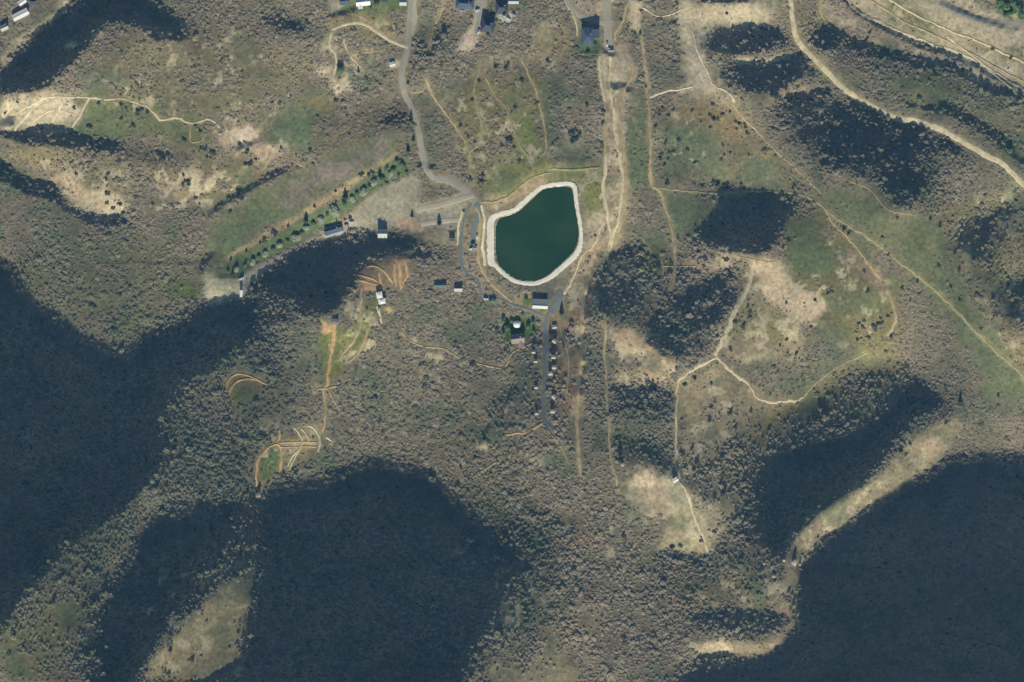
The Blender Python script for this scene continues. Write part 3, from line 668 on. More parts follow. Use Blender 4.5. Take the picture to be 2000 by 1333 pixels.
# ---------------------------------------------------------------- helpers
C = scene.collection
def put(ob, parent=None):
    C.objects.link(ob)
    if parent is not None: ob.parent = parent
    return ob
def mesh_obj(name, verts, faces, mat, parent=None, loc=None, smooth=False):
    me = bpy.data.meshes.new(name)
    me.from_pydata([tuple(v) for v in verts], [], faces)
    if isinstance(mat, (list, tuple)):
        for q in mat: me.materials.append(q)
    elif mat: me.materials.append(mat)
    if smooth: me.polygons.foreach_set('use_smooth', [True] * len(me.polygons))
    me.update()
    ob = bpy.data.objects.new(name, me)
    if loc is not None: ob.location = loc
    return put(ob, parent)
def empty(name, loc, rz=0.0):
    o = bpy.data.objects.new(name, None); o.empty_display_size = 0.5
    o.location = loc; o.rotation_euler = (0, 0, rz)
    return put(o)
def tag(o, label=None, cat=None, group=None, kind=None):
    if label: o['label'] = label
    if cat: o['category'] = cat
    if group: o['group'] = group
    if kind: o['kind'] = kind
    return o

def new_mat(name, rough=0.9, spec=0.15):
    m = bpy.data.materials.new(name); m.use_nodes = True
    b = m.node_tree.nodes['Principled BSDF']
    b.inputs['Roughness'].default_value = rough
    b.inputs['Specular IOR Level'].default_value = spec
    return m, m.node_tree.nodes, m.node_tree.links, b
def mat_noise(name, c, var=0.18, scale=0.6, rough=0.9, spec=0.15, bump=0.0, scale2=0.12):
    """a material whose colour wavers by noise at two scales"""
    m, n, l, b = new_mat(name, rough, spec)
    tc = n.new('ShaderNodeTexCoord')
    n1 = n.new('ShaderNodeTexNoise'); n1.inputs['Scale'].default_value = scale; n1.inputs['Detail'].default_value = 5
    n2 = n.new('ShaderNodeTexNoise'); n2.inputs['Scale'].default_value = scale2; n2.inputs['Detail'].default_value = 3
    l.new(tc.outputs['Object'], n1.inputs['Vector']); l.new(tc.outputs['Object'], n2.inputs['Vector'])
    ad = n.new('ShaderNodeMath'); ad.operation = 'ADD'
    l.new(n1.outputs['Fac'], ad.inputs[0]); l.new(n2.outputs['Fac'], ad.inputs[1])
    mr = n.new('ShaderNodeMapRange'); mr.inputs['From Min'].default_value = 0.7; mr.inputs['From Max'].default_value = 1.3
    mr.inputs['To Min'].default_value = 1 - var; mr.inputs['To Max'].default_value = 1 + var
    l.new(ad.outputs[0], mr.inputs['Value'])
    mx = n.new('ShaderNodeMix'); mx.data_type = 'RGBA'; mx.blend_type = 'MULTIPLY'; mx.inputs[0].default_value = 1
    mx.inputs[6].default_value = (*c, 1)
    l.new(mr.outputs[0], mx.inputs[7]); l.new(mx.outputs[2], b.inputs['Base Color'])
    if bump:
        bp = n.new('ShaderNodeBump'); bp.inputs['Strength'].default_value = bump; bp.inputs['Distance'].default_value = 0.3
        l.new(n1.outputs['Fac'], bp.inputs['Height']); l.new(bp.outputs[0], b.inputs['Normal'])
    return m

# ---------------------------------------------------------------- the ground sheet
def axis(a0, n):
    """uniform core with a widening skirt on both sides"""
    core = a0 + np.arange(n) * CELL
    st = np.cumsum(np.array([2.5, 5, 10, 20, 40, 80, 120, 160]))
    return np.concatenate([core[0] - st[::-1], core, core[-1] + st]), len(st)
gx, k = axis(X0, NX); gy, _ = axis(Y0, NY)
hp = np.pad(h, k, mode='edge'); cp = np.pad(col, ((k, k), (k, k), (0, 0)), mode='edge')
GX, GY = np.meshgrid(gx, gy)
far = np.clip((np.maximum(np.abs(GX) - 560, np.abs(GY) - 395)) / 12, 0, 1)[..., None]
cp = cp * (1 - far) + albedo((112, 108, 92)) * (1 + .12 * noise2(GX.shape, 9, RNG, 3))[..., None] * far
ny, nx = GX.shape
co = np.stack([GX, GY, hp], -1).reshape(-1, 3).astype(np.float32)
idx = np.arange(ny * nx).reshape(ny, nx)
qd = np.stack([idx[:-1, :-1], idx[:-1, 1:], idx[1:, 1:], idx[1:, :-1]], -1).reshape(-1, 4)
me = bpy.data.meshes.new('terrain')
me.vertices.add(len(co)); me.vertices.foreach_set('co', co.ravel())
me.loops.add(qd.size); me.loops.foreach_set('vertex_index', qd.ravel().astype(np.int32))
me.polygons.add(len(qd)); me.polygons.foreach_set('loop_start', (np.arange(len(qd)) * 4).astype(np.int32))
me.polygons.foreach_set('use_smooth', np.ones(len(qd), bool))
me.update(calc_edges=True)
at = me.color_attributes.new('soil', 'FLOAT_COLOR', 'POINT')
at.data.foreach_set('color', np.concatenate([cp.reshape(-1, 3), np.ones((len(co), 1))], 1).astype(np.float32).ravel())
terrain = put(bpy.data.objects.new('terrain', me)); terrain['kind'] = 'structure'
gm, n, l, b = new_mat('hillside_soil', 0.95, 0.08)
tc = n.new('ShaderNodeTexCoord'); vc = n.new('ShaderNodeAttribute'); vc.attribute_name = 'soil'
def rng_noise(scale, lo, hi, fmin=0.3, fmax=0.7, detail=4):
    t = n.new('ShaderNodeTexNoise'); t.inputs['Scale'].default_value = scale; t.inputs['Detail'].default_value = detail
    l.new(tc.outputs['Object'], t.inputs['Vector'])
    r = n.new('ShaderNodeMapRange'); r.inputs['From Min'].default_value = fmin; r.inputs['From Max'].default_value = fmax
    r.inputs['To Min'].default_value = lo; r.inputs['To Max'].default_value = hi
    l.new(t.outputs['Fac'], r.inputs['Value']); return r.outputs[0], t.outputs['Fac']
a, fa = rng_noise(0.28, 0.72, 1.28); c2, fc = rng_noise(1.1, 0.76, 1.24)
mu = n.new('ShaderNodeMath'); mu.operation = 'MULTIPLY'; l.new(a, mu.inputs[0]); l.new(c2, mu.inputs[1])
mx = n.new('ShaderNodeMix'); mx.data_type = 'RGBA'; mx.blend_type = 'MULTIPLY'; mx.inputs[0].default_value = 1
l.new(vc.outputs['Color'], mx.inputs[6]); l.new(mu.outputs[0], mx.inputs[7])
hue, _ = rng_noise(0.09, 0.0, 0.10, 0.42, 0.68)
mx2 = n.new('ShaderNodeMix'); mx2.data_type = 'RGBA'; mx2.blend_type = 'MULTIPLY'
mx2.inputs[7].default_value = (0.72, 1.0, 0.62, 1)
l.new(hue, mx2.inputs[0]); l.new(mx.outputs[2], mx2.inputs[6]); l.new(mx2.outputs[2], b.inputs['Base Color'])
bp = n.new('ShaderNodeBump'); bp.inputs['Strength'].default_value = 0.35; bp.inputs['Distance'].default_value = 0.5
l.new(fc, bp.inputs['Height']); l.new(bp.outputs[0], b.inputs['Normal'])
me.materials.append(gm)

# ---------------------------------------------------------------- air
AIR = 9.2e-5
hb = bpy.data.meshes.new('haze')
ex = gx[-1] + 20; ey = gy[-1] + 20; zb = float(hp.min()) - 1.0; zt = 912.0
hv = [(sx * ex, sy * ey, z) for z in (zb, zt) for sy in (-1, 1) for sx in (-1, 1)]
hb.from_pydata(hv, [], [(0, 2, 3, 1), (4, 5, 7, 6), (0, 1, 5, 4), (2, 6, 7, 3), (0, 4, 6, 2), (1, 3, 7, 5)])
haze = put(bpy.data.objects.new('haze', hb)); haze['kind'] = 'stuff'
hm = bpy.data.materials.new('air'); hm.use_nodes = True
hn = hm.node_tree.nodes; hn.remove(hn['Principled BSDF'])
pv = hn.new('ShaderNodeVolumePrincipled'); pv.inputs['Density'].default_value = AIR
pv.inputs['Color'].default_value = (0.18, 0.48, 1.0, 1); pv.inputs['Anisotropy'].default_value = 0.0
hm.node_tree.links.new(pv.outputs[0], hn['Material Output'].inputs['Volume'])
hb.materials.append(hm)

# ---------------------------------------------------------------- water and its liner
ring_n = 220
def resample(pts, n):
    L = smooth_line(pts + [pts[0]], 1.5)[:-1]
    P = np.array(L); d = np.linalg.norm(np.roll(P, -1, 0) - P, axis=1); s = np.concatenate([[0], np.cumsum(d)])
    P2 = np.vstack([P, P[:1]])
    t = np.linspace(0, s[-1], n, endpoint=False)
    return np.stack([np.interp(t, s, P2[:, 0]), np.interp(t, s, P2[:, 1])], 1)
Ro = resample(POND_OUT, ring_n); Ri = resample(POND_IN, ring_n)
sh = min(range(ring_n), key=lambda q: np.sum((np.roll(Ri, -q, 0) - Ro) ** 2)); Ri = np.roll(Ri, -sh, 0); Ri = Ri + (Ro - Ri) * 0.2
verts = []; faces = []
rs = np.random.default_rng(3)
for i in range(ring_n):
    o = Ro[i] + rs.normal(0, 0.5, 2); q = Ri[i] + rs.normal(0, 0.25, 2)
    for t, z in ((-0.06, 0.0), (0, 0.52), (0.35, 0.55), (0.7, 0.42), (1.0, 0.12), (1.08, -1.2)):
        p = o + (q - o) * t; X, Y = W(*p); verts.append((X, Y, pond_level + z))
for i in range(ring_n):
    j = (i + 1) % ring_n
    for k2 in range(5): faces.append((i * 6 + k2, j * 6 + k2, j * 6 + k2 + 1, i * 6 + k2 + 1))
liner_m = mat_noise('pale_liner', albedo((214, 211, 198)), 0.12, 0.5, 0.8, 0.2)
tag(mesh_obj('reservoir_liner', verts, faces, liner_m), 'pale cream band of liner and gravel edging the dark green reservoir', 'reservoir edge')
wv = [(*W(*(Ro[i] + (Ri[i] - Ro[i]) * 0.9)), pond_level) for i in range(ring_n)]
cx, cy = W(1048, 460); wv.append((cx, cy, pond_level))
wm, n, l, b = new_mat('green_water', 0.12, 0.5)
tc = n.new('ShaderNodeTexCoord'); t1 = n.new('ShaderNodeTexNoise'); t1.inputs['Scale'].default_value = 0.02; t1.inputs['Detail'].default_value = 4
l.new(tc.outputs['Object'], t1.inputs['Vector'])
cr = n.new('ShaderNodeValToRGB'); cr.color_ramp.elements[0].position = 0.35; cr.color_ramp.elements[1].position = 0.7
cr.color_ramp.elements[0].color = (0.012, 0.046, 0.012, 1); cr.color_ramp.elements[1].color = (0.030, 0.068, 0.018, 1)
l.new(t1.outputs['Fac'], cr.inputs[0]); l.new(cr.outputs[0], b.inputs['Base Color'])
t2 = n.new('ShaderNodeTexNoise'); t2.inputs['Scale'].default_value = 0.8; l.new(tc.outputs['Object'], t2.inputs['Vector'])
bp = n.new('ShaderNodeBump'); bp.inputs['Strength'].default_value = 0.08; l.new(t2.outputs['Fac'], bp.inputs['Height']); l.new(bp.outputs[0], b.inputs['Normal'])
water = mesh_obj('water', wv, [(i, ring_n, (i + 1) % ring_n) for i in range(ring_n)], wm); water['kind'] = 'structure'
water.data.flip_normals()

# ---------------------------------------------------------------- roads, tracks and trails
RM = {
 'gravel': mat_noise('road_gravel', albedo((170, 164, 146)), 0.1, 0.5),
 'asphalt_light': mat_noise('worn_asphalt', albedo((156, 154, 142)), 0.08, 0.4),
 'asphalt_dark': mat_noise('new_asphalt', albedo((116, 126, 126)), 0.08, 0.4),
 'dirt_pale': mat_noise('pale_dirt', albedo((198, 188, 158)), 0.26, 0.35),
 'dirt_white': mat_noise('chalky_dirt', albedo((212, 202, 174)), 0.30, 0.35),
 'dirt_tan': mat_noise('tan_dirt', albedo((172, 158, 126)), 0.30, 0.35),
 'dirt_olive': mat_noise('grassy_dirt', albedo((152, 150, 116)), 0.30, 0.35),
 'dirt_orange': mat_noise('orange_dirt', albedo((194, 162, 118)), 0.30, 0.35),
}
for ri, ((name, mat, pts, width), line) in enumerate(zip(ROADS, ROAD_LINES)):
    line = [np.array(W(*p)) for p in smooth_line(pts, 3.0)]
    if ri == 1 or ri == 9: pass
    rgh = 0.5 if name == 'trail' else (0.12 if name == 'dirt_road' else 0.04)
    rr = np.random.default_rng(100 + ri); verts = []; faces = []
    seg = 5; wl_ = 1.0; wr_ = 1.0; off = 0.0
    for i, p in enumerate(line):
        a = line[max(i - 1, 0)]; c = line[min(i + 1, len(line) - 1)]; t = (c - a) / (np.linalg.norm(c - a) + 1e-9)
        nn = np.array((-t[1], t[0]))
        wl_ += rr.normal(0, rgh * 0.5); wr_ += rr.normal(0, rgh * 0.5)
        wl_ = 1 + (wl_ - 1) * 0.85; wr_ = 1 + (wr_ - 1) * 0.85
        off = off * 0.8 + rr.normal(0, rgh * 0.22) * width
        L, R = np.clip(wl_, 0.3, 1.6) * width * 0.5 + off, np.clip(wr_, 0.35, 1.5) * width * 0.5 - off
        if name == 'trail' and (i == 0 or i == len(line) - 1): L *= 0.4; R *= 0.4
        for k2 in range(seg + 1):
            u = -L + (L + R) * k2 / seg
            q = p + nn * u; e = 0.0 if 0 < k2 < seg else -0.30
            verts.append((q[0], q[1], hz(q[0], q[1]) + 0.12 + ri * 0.002 + e))
    for i in range(len(line) - 1):
        for k2 in range(seg):
            a0 = i * (seg + 1) + k2
            faces.append((a0, a0 + 1, a0 + seg + 2, a0 + seg + 1))
    ob = mesh_obj(name, verts, faces, RM[mat], smooth=True); ob['kind'] = 'structure'
    if ob.data.polygons[len(faces) // 2].normal.z < 0: ob.data.flip_normals()
# ---------------------------------------------------------------- plants
def clump_mesh(name, rng, n, r, hgt, leaf, mats, shape='dome', tone2=0.3, core=True):
    """many small faces through the volume of a crown"""
    V = []; F = []; M = []
    nl = rng.integers(3, 6); lobes = [(rng.uniform(-.45, .45) * r, rng.uniform(-.45, .45) * r, rng.uniform(.35, .7) * hgt, rng.uniform(.45, .72)) for _ in range(nl)]
    for i in range(n):
        if shape == 'dome':
            cx, cy, cz, k = lobes[i % nl]
            th = rng.uniform(0, 2 * math.pi); ph = math.acos(rng.uniform(-0.15, 1)); rad = k * rng.uniform(.72, 1.05)
            x = cx + math.cos(th) * math.sin(ph) * rad * r; y = cy + math.sin(th) * math.sin(ph) * rad * r
            z = max(cz * .6 + math.cos(ph) * rad * hgt * .62, 0.06 * hgt)
            nrm = np.array((math.cos(th) * math.sin(ph), math.sin(th) * math.sin(ph), math.cos(ph) + .7))
        else:                                   # conifer: tiers tapering upwards
            u = rng.uniform(0, 1) ** 0.75; th = rng.uniform(0, 2 * math.pi)
            rad = (1 - u) * r * rng.uniform(.6, 1.08) * (1 + .18 * math.sin(u * 40))
            x = math.cos(th) * rad; y = math.sin(th) * rad; z = hgt * (.12 + .88 * u)
            nrm = np.array((math.cos(th), math.sin(th), .7))
        nrm = nrm / np.linalg.norm(nrm) + rng.normal(0, .36, 3); nrm /= np.linalg.norm(nrm)
        t = np.cross(nrm, rng.normal(0, 1, 3)); t /= np.linalg.norm(t); bt = np.cross(nrm, t)
        s = leaf * rng.uniform(.6, 1.3); c = np.array((x, y, z))
        k0 = len(V)
        for a, b_ in ((-1, -.7), (.9, -.9), (1.1, .8), (-.6, 1)): V.append(c + t * a * s * .5 + bt * b_ * s * .5)
        F.append((k0, k0 + 1, k0 + 2, k0 + 3)); M.append(1 if rng.random() < tone2 else 0)
    me = bpy.data.meshes.new(name); me.from_pydata([tuple(v) for v in V], [], F)
    for q in mats: me.materials.append(q)
    me.polygons.foreach_set('material_index', M); me.update()
    return me

def foliage_mat(name, c1, c2, attr=False):
    m, n, l, b = new_mat(name, 0.85, 0.12)
    mx = n.new('ShaderNodeMix'); mx.data_type = 'RGBA'
    mx.inputs[6].default_value = (*c1, 1); mx.inputs[7].default_value = (*c2, 1)
    if attr:
        a = n.new('ShaderNodeAttribute'); a.attribute_type = 'INSTANCER'; a.attribute_name = 'tone'
        cr = n.new('ShaderNodeValToRGB'); e = cr.color_ramp.elements
        e[0].position = 0.05; e[0].color = (c1[0] * .50, c1[1] * .62, c1[2] * .52, 1); e[1].position = 0.95; e[1].color = (*c2, 1)
        e = cr.color_ramp.elements.new(0.35); e.color = (c1[0] * .86, c1[1] * 1.06, c1[2] * .95, 1)
        e = cr.color_ramp.elements.new(0.62); e.color = ((c1[0] + c2[0]) * .5, (c1[1] + c2[1]) * .48, (c1[2] + c2[2]) * .50, 1)
        l.new(a.outputs['Fac'], cr.inputs[0])
        ti = n.new('ShaderNodeAttribute'); ti.attribute_type = 'INSTANCER'; ti.attribute_name = 'tint'
        mx.inputs[0].default_value = 0.6
        l.new(cr.outputs[0], mx.inputs[6]); l.new(ti.outputs['Color'], mx.inputs[7]); l.new(mx.outputs[2], b.inputs['Base Color']); return m
    else:
        g = n.new('ShaderNodeNewGeometry'); l.new(g.outputs['Random Per Island'], mx.inputs[0])
    l.new(mx.outputs[2], b.inputs['Base Color'])
    return m

twig_a = foliage_mat('bare_twigs', (0.24, 0.218, 0.17), (0.40, 0.365, 0.285), True)
twig_b = foliage_mat('dry_leaves', (0.21, 0.188, 0.142), (0.34, 0.305, 0.235), True)
ever_a = foliage_mat('juniper', (0.060, 0.075, 0.048), (0.10, 0.115, 0.075))
ever_b = foliage_mat('juniper_tip', (0.10, 0.12, 0.075), (0.15, 0.16, 0.11))
rp = np.random.default_rng(21)
oak_meshes = [clump_mesh('oak_scrub', rp, 60, 1.0, 1.0, 0.5, [twig_a, twig_b]) for _ in range(7)]
sage_meshes = [clump_mesh('sage', rp, 44, 1.0, 0.8, 0.46, [ever_a, ever_b], tone2=.35) for _ in range(4)]

# where the scrub grows
SP = 2.55
gxn = int((X1 - X0) / SP); gyn = int((Y1 - Y0) / SP)
jx, jy = np.meshgrid(np.arange(gxn), np.arange(gyn))
sx = X0 + (jx + rp.uniform(0.05, .95, jx.shape)) * SP; sy = Y0 + (jy + rp.uniform(0.05, .95, jy.shape)) * SP
sx = sx.ravel(); sy = sy.ravel()
ci = np.clip(((sx - X0) / CELL).astype(int), 0, NX - 1); cj = np.clip(((sy - Y0) / CELL).astype(int), 0, NY - 1)
dens = cover[cj, ci]
gaps = noise2((NY, NX), 34, RNG, 5, 0.7)
clus = patch[cj, ci] * np.where(dens < .5, -.45, -.20) + n_mid[cj, ci] * 0.16 + gaps[cj, ci] * 0.16
keep = rp.random(len(sx)) < np.clip(dens + clus * np.clip(dens * 4, 0, 1), 0, 1)
dim_share = np.zeros((NY, NX))
for poly, k in DIMMED_SCRUB: dim_share = np.maximum(dim_share, k * blur(poly_mask(poly, WX, WY), 22))
KEEP_OUT = []
def clear_of_things(x, y):
    ok = np.ones(len(x), bool)
    for (px, py, r) in KEEP_OUT:
        X, Y = W(px, py); ok &= (x - X) ** 2 + (y - Y) ** 2 > r * r
    return ok
# ---------------------------------------------------------------- buildings
def plain(name, c, rough=0.7, spec=0.3, var=0.06, scale=1.5): return mat_noise(name, c, var, scale, rough, spec)
def shingle_mat(name, c):
    m = mat_noise(name, c, 0.16, 2.2, 0.85, 0.15); return m
ROOF_DARK = shingle_mat('dark_shingle', (0.07, 0.085, 0.10)); ROOF_BLUE = shingle_mat('slate_blue_shingle', (0.08, 0.115, 0.16))
ROOF_PALE = plain('pale_metal_roof', (0.50, 0.54, 0.48)); ROOF_WHITE = plain('white_membrane', (0.80, 0.80, 0.76))
ROOF_PINK = shingle_mat('pinkish_shingle', (0.30, 0.25, 0.21)); ROOF_GREY = shingle_mat('grey_shingle', (0.22, 0.22, 0.21)); ROOF_GREEN = plain('green_metal_roof', (0.10, 0.17, 0.15))
WALL_CREAM = plain('cream_stucco', (0.62, 0.58, 0.48)); WALL_WHITE = plain('white_siding', (0.75, 0.75, 0.72)); WALL_TAN = plain('tan_siding', (0.42, 0.36, 0.28))
GLASS = new_mat('window_glass', 0.1, 0.6)[0]; GLASS.node_tree.nodes['Principled BSDF'].inputs['Base Color'].default_value = (0.03, 0.04, 0.05, 1)
TRIM = plain('white_trim', (0.72, 0.72, 0.68)); DOORM = plain('door_paint', (0.16, 0.09, 0.06)); METAL = plain('grey_metal', (0.28, 0.29, 0.30), 0.5, 0.5)
CONC = plain('concrete', (0.45, 0.44, 0.40)); WOOD = plain('weathered_wood', (0.16, 0.13, 0.10)); RUBBER = plain('rubber', (0.02, 0.02, 0.02))

def box(x0, x1, y0, y1, z0, z1):
    v = [(x, y, z) for z in (z0, z1) for y in (y0, y1) for x in (x0, x1)]
    return v, [(0, 2, 3, 1), (4, 5, 7, 6), (0, 1, 5, 4), (2, 6, 7, 3), (0, 4, 6, 2), (1, 3, 7, 5)]
def boxes(name, lst, mat, parent, loc=None):
    V = []; F = []
    for b_ in lst:
        v, f = box(*b_); k0 = len(V); V += v; F += [tuple(i + k0 for i in q) for q in f]
    return mesh_obj(name, V, F, mat, parent, loc)

def gable(name, w, d, z, rise, mat, parent, over=0.5, th=0.18, off=0.0, hip=0.0):
    """roof slabs with a ridge along x; hip pulls the ridge ends in"""
    hw, hd = w / 2 + over, d / 2 + over
    V = []
    for t in (0.0, -th):
        V += [(-hw, -hd, z + t), (hw, -hd, z + t), (hw - hip, off, z + rise + t), (-hw + hip, off, z + rise + t), (-hw, hd, z + t), (hw, hd, z + t)]
    F = [(0, 1, 2, 3), (3, 2, 5, 4), (6, 9, 8, 7), (9, 10, 11, 8), (0, 6, 7, 1), (4, 5, 11, 10), (0, 3, 9, 6), (3, 4, 10, 9), (1, 7, 8, 2), (2, 8, 11, 5)]
    if hip > 0: F += [(0, 3, 4), (1, 5, 2)]
    return mesh_obj(name, V, F, mat, parent)

def house(px, py, w, d, hgt, rz, roof, wall, label, cat='house', name='house', rise=None, hip=0.0, chimney=True, wing=None, group=None, keep=None, windows=True, off=0.0):
    X, Y = W(px, py)
    zs = [hz(X + a * w / 2, Y + b_ * d / 2) for a in (-1, 1) for b_ in (-1, 1)]
    root = empty(name, (X, Y, max(zs) - 0.3), math.radians(rz)); tag(root, label, cat, group)
    dn = min(zs) - max(zs) - 1.0
    hgt *= 0.62
    rise = d * 0.5 * 0.53 if rise is None else rise * .8
    hv = [(-w/2, -d/2), (w/2, -d/2), (w/2, d/2), (-w/2, d/2)]
    V = [(x, y, dn) for x, y in hv] + [(x, y, hgt) for x, y in hv] + [(-w/2, off, hgt + rise * .9), (w/2, off, hgt + rise * .9)]
    F = [(0, 1, 5, 4), (2, 3, 7, 6), (1, 2, 6, 9, 5), (3, 0, 4, 8, 7), (0, 3, 2, 1)] if hip == 0 else [(0, 1, 5, 4), (2, 3, 7, 6), (1, 2, 6, 5), (3, 0, 4, 7), (4, 5, 6, 7), (0, 3, 2, 1)]
    mesh_obj('wall', V, F, wall, root)
    rf = gable('roof', w, d, hgt + 0.05, rise, roof, root, off=off, hip=hip)
    if hip == 0: boxes('ridge_cap', [(-w/2 - .5, w/2 + .5, off - .15, off + .15, hgt + rise, hgt + rise + .14)], METAL, rf)
    if chimney: boxes('chimney', [(w*.2, w*.2 + .9, d*.12, d*.12 + .9, hgt, hgt + rise + 1.1)], CONC, rf)
    if windows:
        for s in (-1, 1):
            for k2 in range(max(1, int(w / 4))):
                x = -w/2 + (k2 + .5) * w / max(1, int(w / 4))
                if s == -1 and k2 == 0:
                    dr = boxes('door', [(x - .5, x + .5, -d/2 - .06, -d/2 + .02, 0.05, 2.1)], DOORM, root)
                    continue
                wf = boxes('window', [(x - .65, x + .65, s * d/2 - .05, s * d/2 + .05, 1.0, 2.2)], TRIM, root)
                boxes('pane', [(x - .52, x + .52, s * d/2 - .08, s * d/2 + .08, 1.12, 2.08)], GLASS, wf)
    if wing:
        wx0, wy0, ww, wd = wing
        V, F = box(wx0 - ww/2, wx0 + ww/2, wy0 - wd/2, wy0 + wd/2, dn, hgt - .2); mesh_obj('wing', V, F, wall, root)
        g = gable('wing_roof', wd, ww, hgt - .15, ww * .5 * .55, roof, root, over=.4)
        g.location = (wx0, wy0, 0); g.rotation_euler = (0, 0, math.pi / 2)
    KEEP_OUT.append((px, py, keep if keep else max(w, d) * .62 + 1))
    return root

def slab(px, py, w, d, rz, z1, mat, name, label, cat):
    X, Y = W(px, py)
    zs = [hz(X + a * w / 2, Y + b_ * d / 2) for a in (-1, 1) for b_ in (-1, 1)]
    o = boxes(name, [(-w/2, w/2, -d/2, d/2, min(zs) - max(zs) - 1, z1)], mat, None, (X, Y, max(zs)))
    o.rotation_euler = (0, 0, math.radians(rz)); tag(o, label, cat); return o

H = house(651, 449, 16.5, 6.6, 2.5, 17, ROOF_BLUE, WALL_CREAM, 'long dark-roofed clubhouse at the edge of the gravel lot below the tree row', 'clubhouse', 'clubhouse', off=0.0)
slab(652, 457, 18.5, 3.2, 17, 0.35, plain('pale_terrace', (0.56, 0.58, 0.53)), 'terrace', 'pale terrace along the south side of the dark-roofed clubhouse', 'terrace')
H = house(747, 457, 8.2, 7.4, 2.0, 0, ROOF_PALE, WALL_CREAM, 'small pale green metal-roofed building on the south edge of the gravel lot', 'building', 'pavilion', rise=2.35, chimney=False)
H = house(1055, 594, 14, 8.5, 2.8, -3, ROOF_PALE, WALL_WHITE, 'pale-roofed lodge with dark north slope just south of the reservoir', 'lodge', 'lodge', rise=3.2, off=-1.8, chimney=False)
H = house(860, 558, 11, 3.6, 2.2, 0, ROOF_GREEN, WALL_TAN, 'narrow dark green shed in the scrub west of the service road', 'shed', 'long_shed', chimney=False)
H = house(1011, 662, 12, 8, 3.0, 8, ROOF_PINK, WALL_TAN, 'pinkish-roofed house just south of the green lawn with the white tent', 'house', wing=(2.5, -6, 5, 6))
H = house(1148, 72, 11, 17, 4.6, 0, ROOF_BLUE, WALL_WHITE, 'large dark blue-roofed house with white edging beside the curved street', 'house', rise=3.0, hip=5.0, wing=(7.5, 3, 7, 8), keep=15)
H = house(980, 15, 11, 12, 3.6, 0, ROOF_DARK, WALL_WHITE, 'dark-roofed house on the east side of the short street in the north', 'house', hip=4.0)
H = house(953, 50, 12, 14, 3.8, -10, ROOF_DARK, WALL_WHITE, 'dark-roofed house with pale south front at the end of the short street', 'house', hip=4.5)
H = house(908, 7, 17, 10, 3.8, -4, ROOF_BLUE, WALL_CREAM, 'broad dark-roofed house on the west side of the short street in the north', 'house', hip=4.0)
H = house(672, 3, 8, 7, 3.2, 0, ROOF_BLUE, WALL_CREAM, 'small slate-roofed house with a pale yard at the north edge above the dirt track', 'house')
H = house(709, 4, 13, 7, 3.2, 6, ROOF_WHITE, WALL_WHITE, 'white-roofed house beside green yards at the north edge', 'house', wing=(-3, -4, 4, 5))
H = house(787, 5, 6, 5.5, 2.8, 0, ROOF_PALE, WALL_CREAM, 'small pale-roofed garage beside the west street in the north', 'garage', 'garage', chimney=False)
H = house(40, 29, 15.5, 6, 3.6, 27, ROOF_WHITE, WALL_WHITE, 'long white-roofed house tilted along the slope in the north-west corner', 'house', rise=1.1, chimney=False)
H = house(43, 4, 7, 4.5, 3.0, 35, ROOF_WHITE, WALL_WHITE, 'small white-roofed outbuilding just above the long white house in the corner', 'outbuilding', 'outbuilding', rise=.9, chimney=False)
H = house(64, 4, 5.5, 5, 3, 0, ROOF_DARK, WALL_CREAM, 'small dark-roofed house at the very north edge right of the white houses', 'house', chimney=False)
H = house(8, 54, 6.5, 5, 3.0, 25, ROOF_PALE, WALL_CREAM, 'pale grey house at the west edge below the long white house', 'house', chimney=False)
H = house(1319, 938, 4.5, 3.5, 3.0, 30, ROOF_WHITE, CONC, 'small white pump house on the bare knoll where two trails meet', 'pump house', 'pump_house', rise=.5, chimney=False)
H = house(883, 466 + 0, 4.6, 4.4, 2.6, 0, ROOF_DARK, WALL_TAN, 'small dark-roofed hut west of the service road beside the parking strip', 'hut', 'hut', rise=1.0, chimney=False)
H = house(1003, 3, 9, 4, 3, 0, ROOF_PALE, WALL_WHITE, 'pale-roofed garage at the north edge right of the dark-roofed house', 'garage', 'garage', chimney=False)
H = house(766, 126, 4.5, 3.2, 2.4, 15, ROOF_WHITE, WALL_WHITE, 'tiny white-roofed shed on a sandy pull-out beside the west street', 'shed', 'roadside_shed', rise=.5, chimney=False, windows=False)
H = house(655, 629, 5.5, 4.6, 2.6, -5, ROOF_GREY, WALL_TAN, 'small grey-roofed shelter at the head of the straight dirt lane', 'shelter', 'range_shelter', rise=.6, chimney=False, windows=False)
H = house(504, 968, 4.2, 3.6, 2.5, 10, ROOF_PINK, WALL_TAN, 'small pinkish hut at the south tip of the looping orange track', 'hut', 'track_hut', rise=.6, chimney=False, windows=False)

# white tents
def canopy(px, py, rz, label, w=6.0, d=6.5, name='canopy_tent', group=None):
    X, Y = W(px, py); z = hz(X, Y)
    root = empty(name, (X, Y, z), math.radians(rz)); tag(root, label, 'tent', group)
    V = [(-w/2, -d/2, 2.5), (w/2, -d/2, 2.5), (w/2, d/2, 2.5), (-w/2, d/2, 2.5), (0, 0, 3.3), (-w/2, -d/2, 2.2), (w/2, -d/2, 2.2), (w/2, d/2, 2.2), (-w/2, d/2, 2.2)]
    F = [(0, 1, 4), (1, 2, 4), (2, 3, 4), (3, 0, 4), (0, 5, 6, 1), (1, 6, 7, 2), (2, 7, 8, 3), (3, 8, 5, 0)]
    mesh_obj('roof_cloth', V, F, CLOTH, root)
    for a in (-1, 1):
        for b_ in (-1, 1):
            boxes('pole', [(a*(w/2-.1)-.05, a*(w/2-.1)+.05, b_*(d/2-.1)-.05, b_*(d/2-.1)+.05, -.3, 2.45)], METAL, root)
    KEEP_OUT.append((px, py, 4.5))
    return root
CLOTH = plain('white_cloth', (0.80, 0.80, 0.76), 0.8, 0.1)
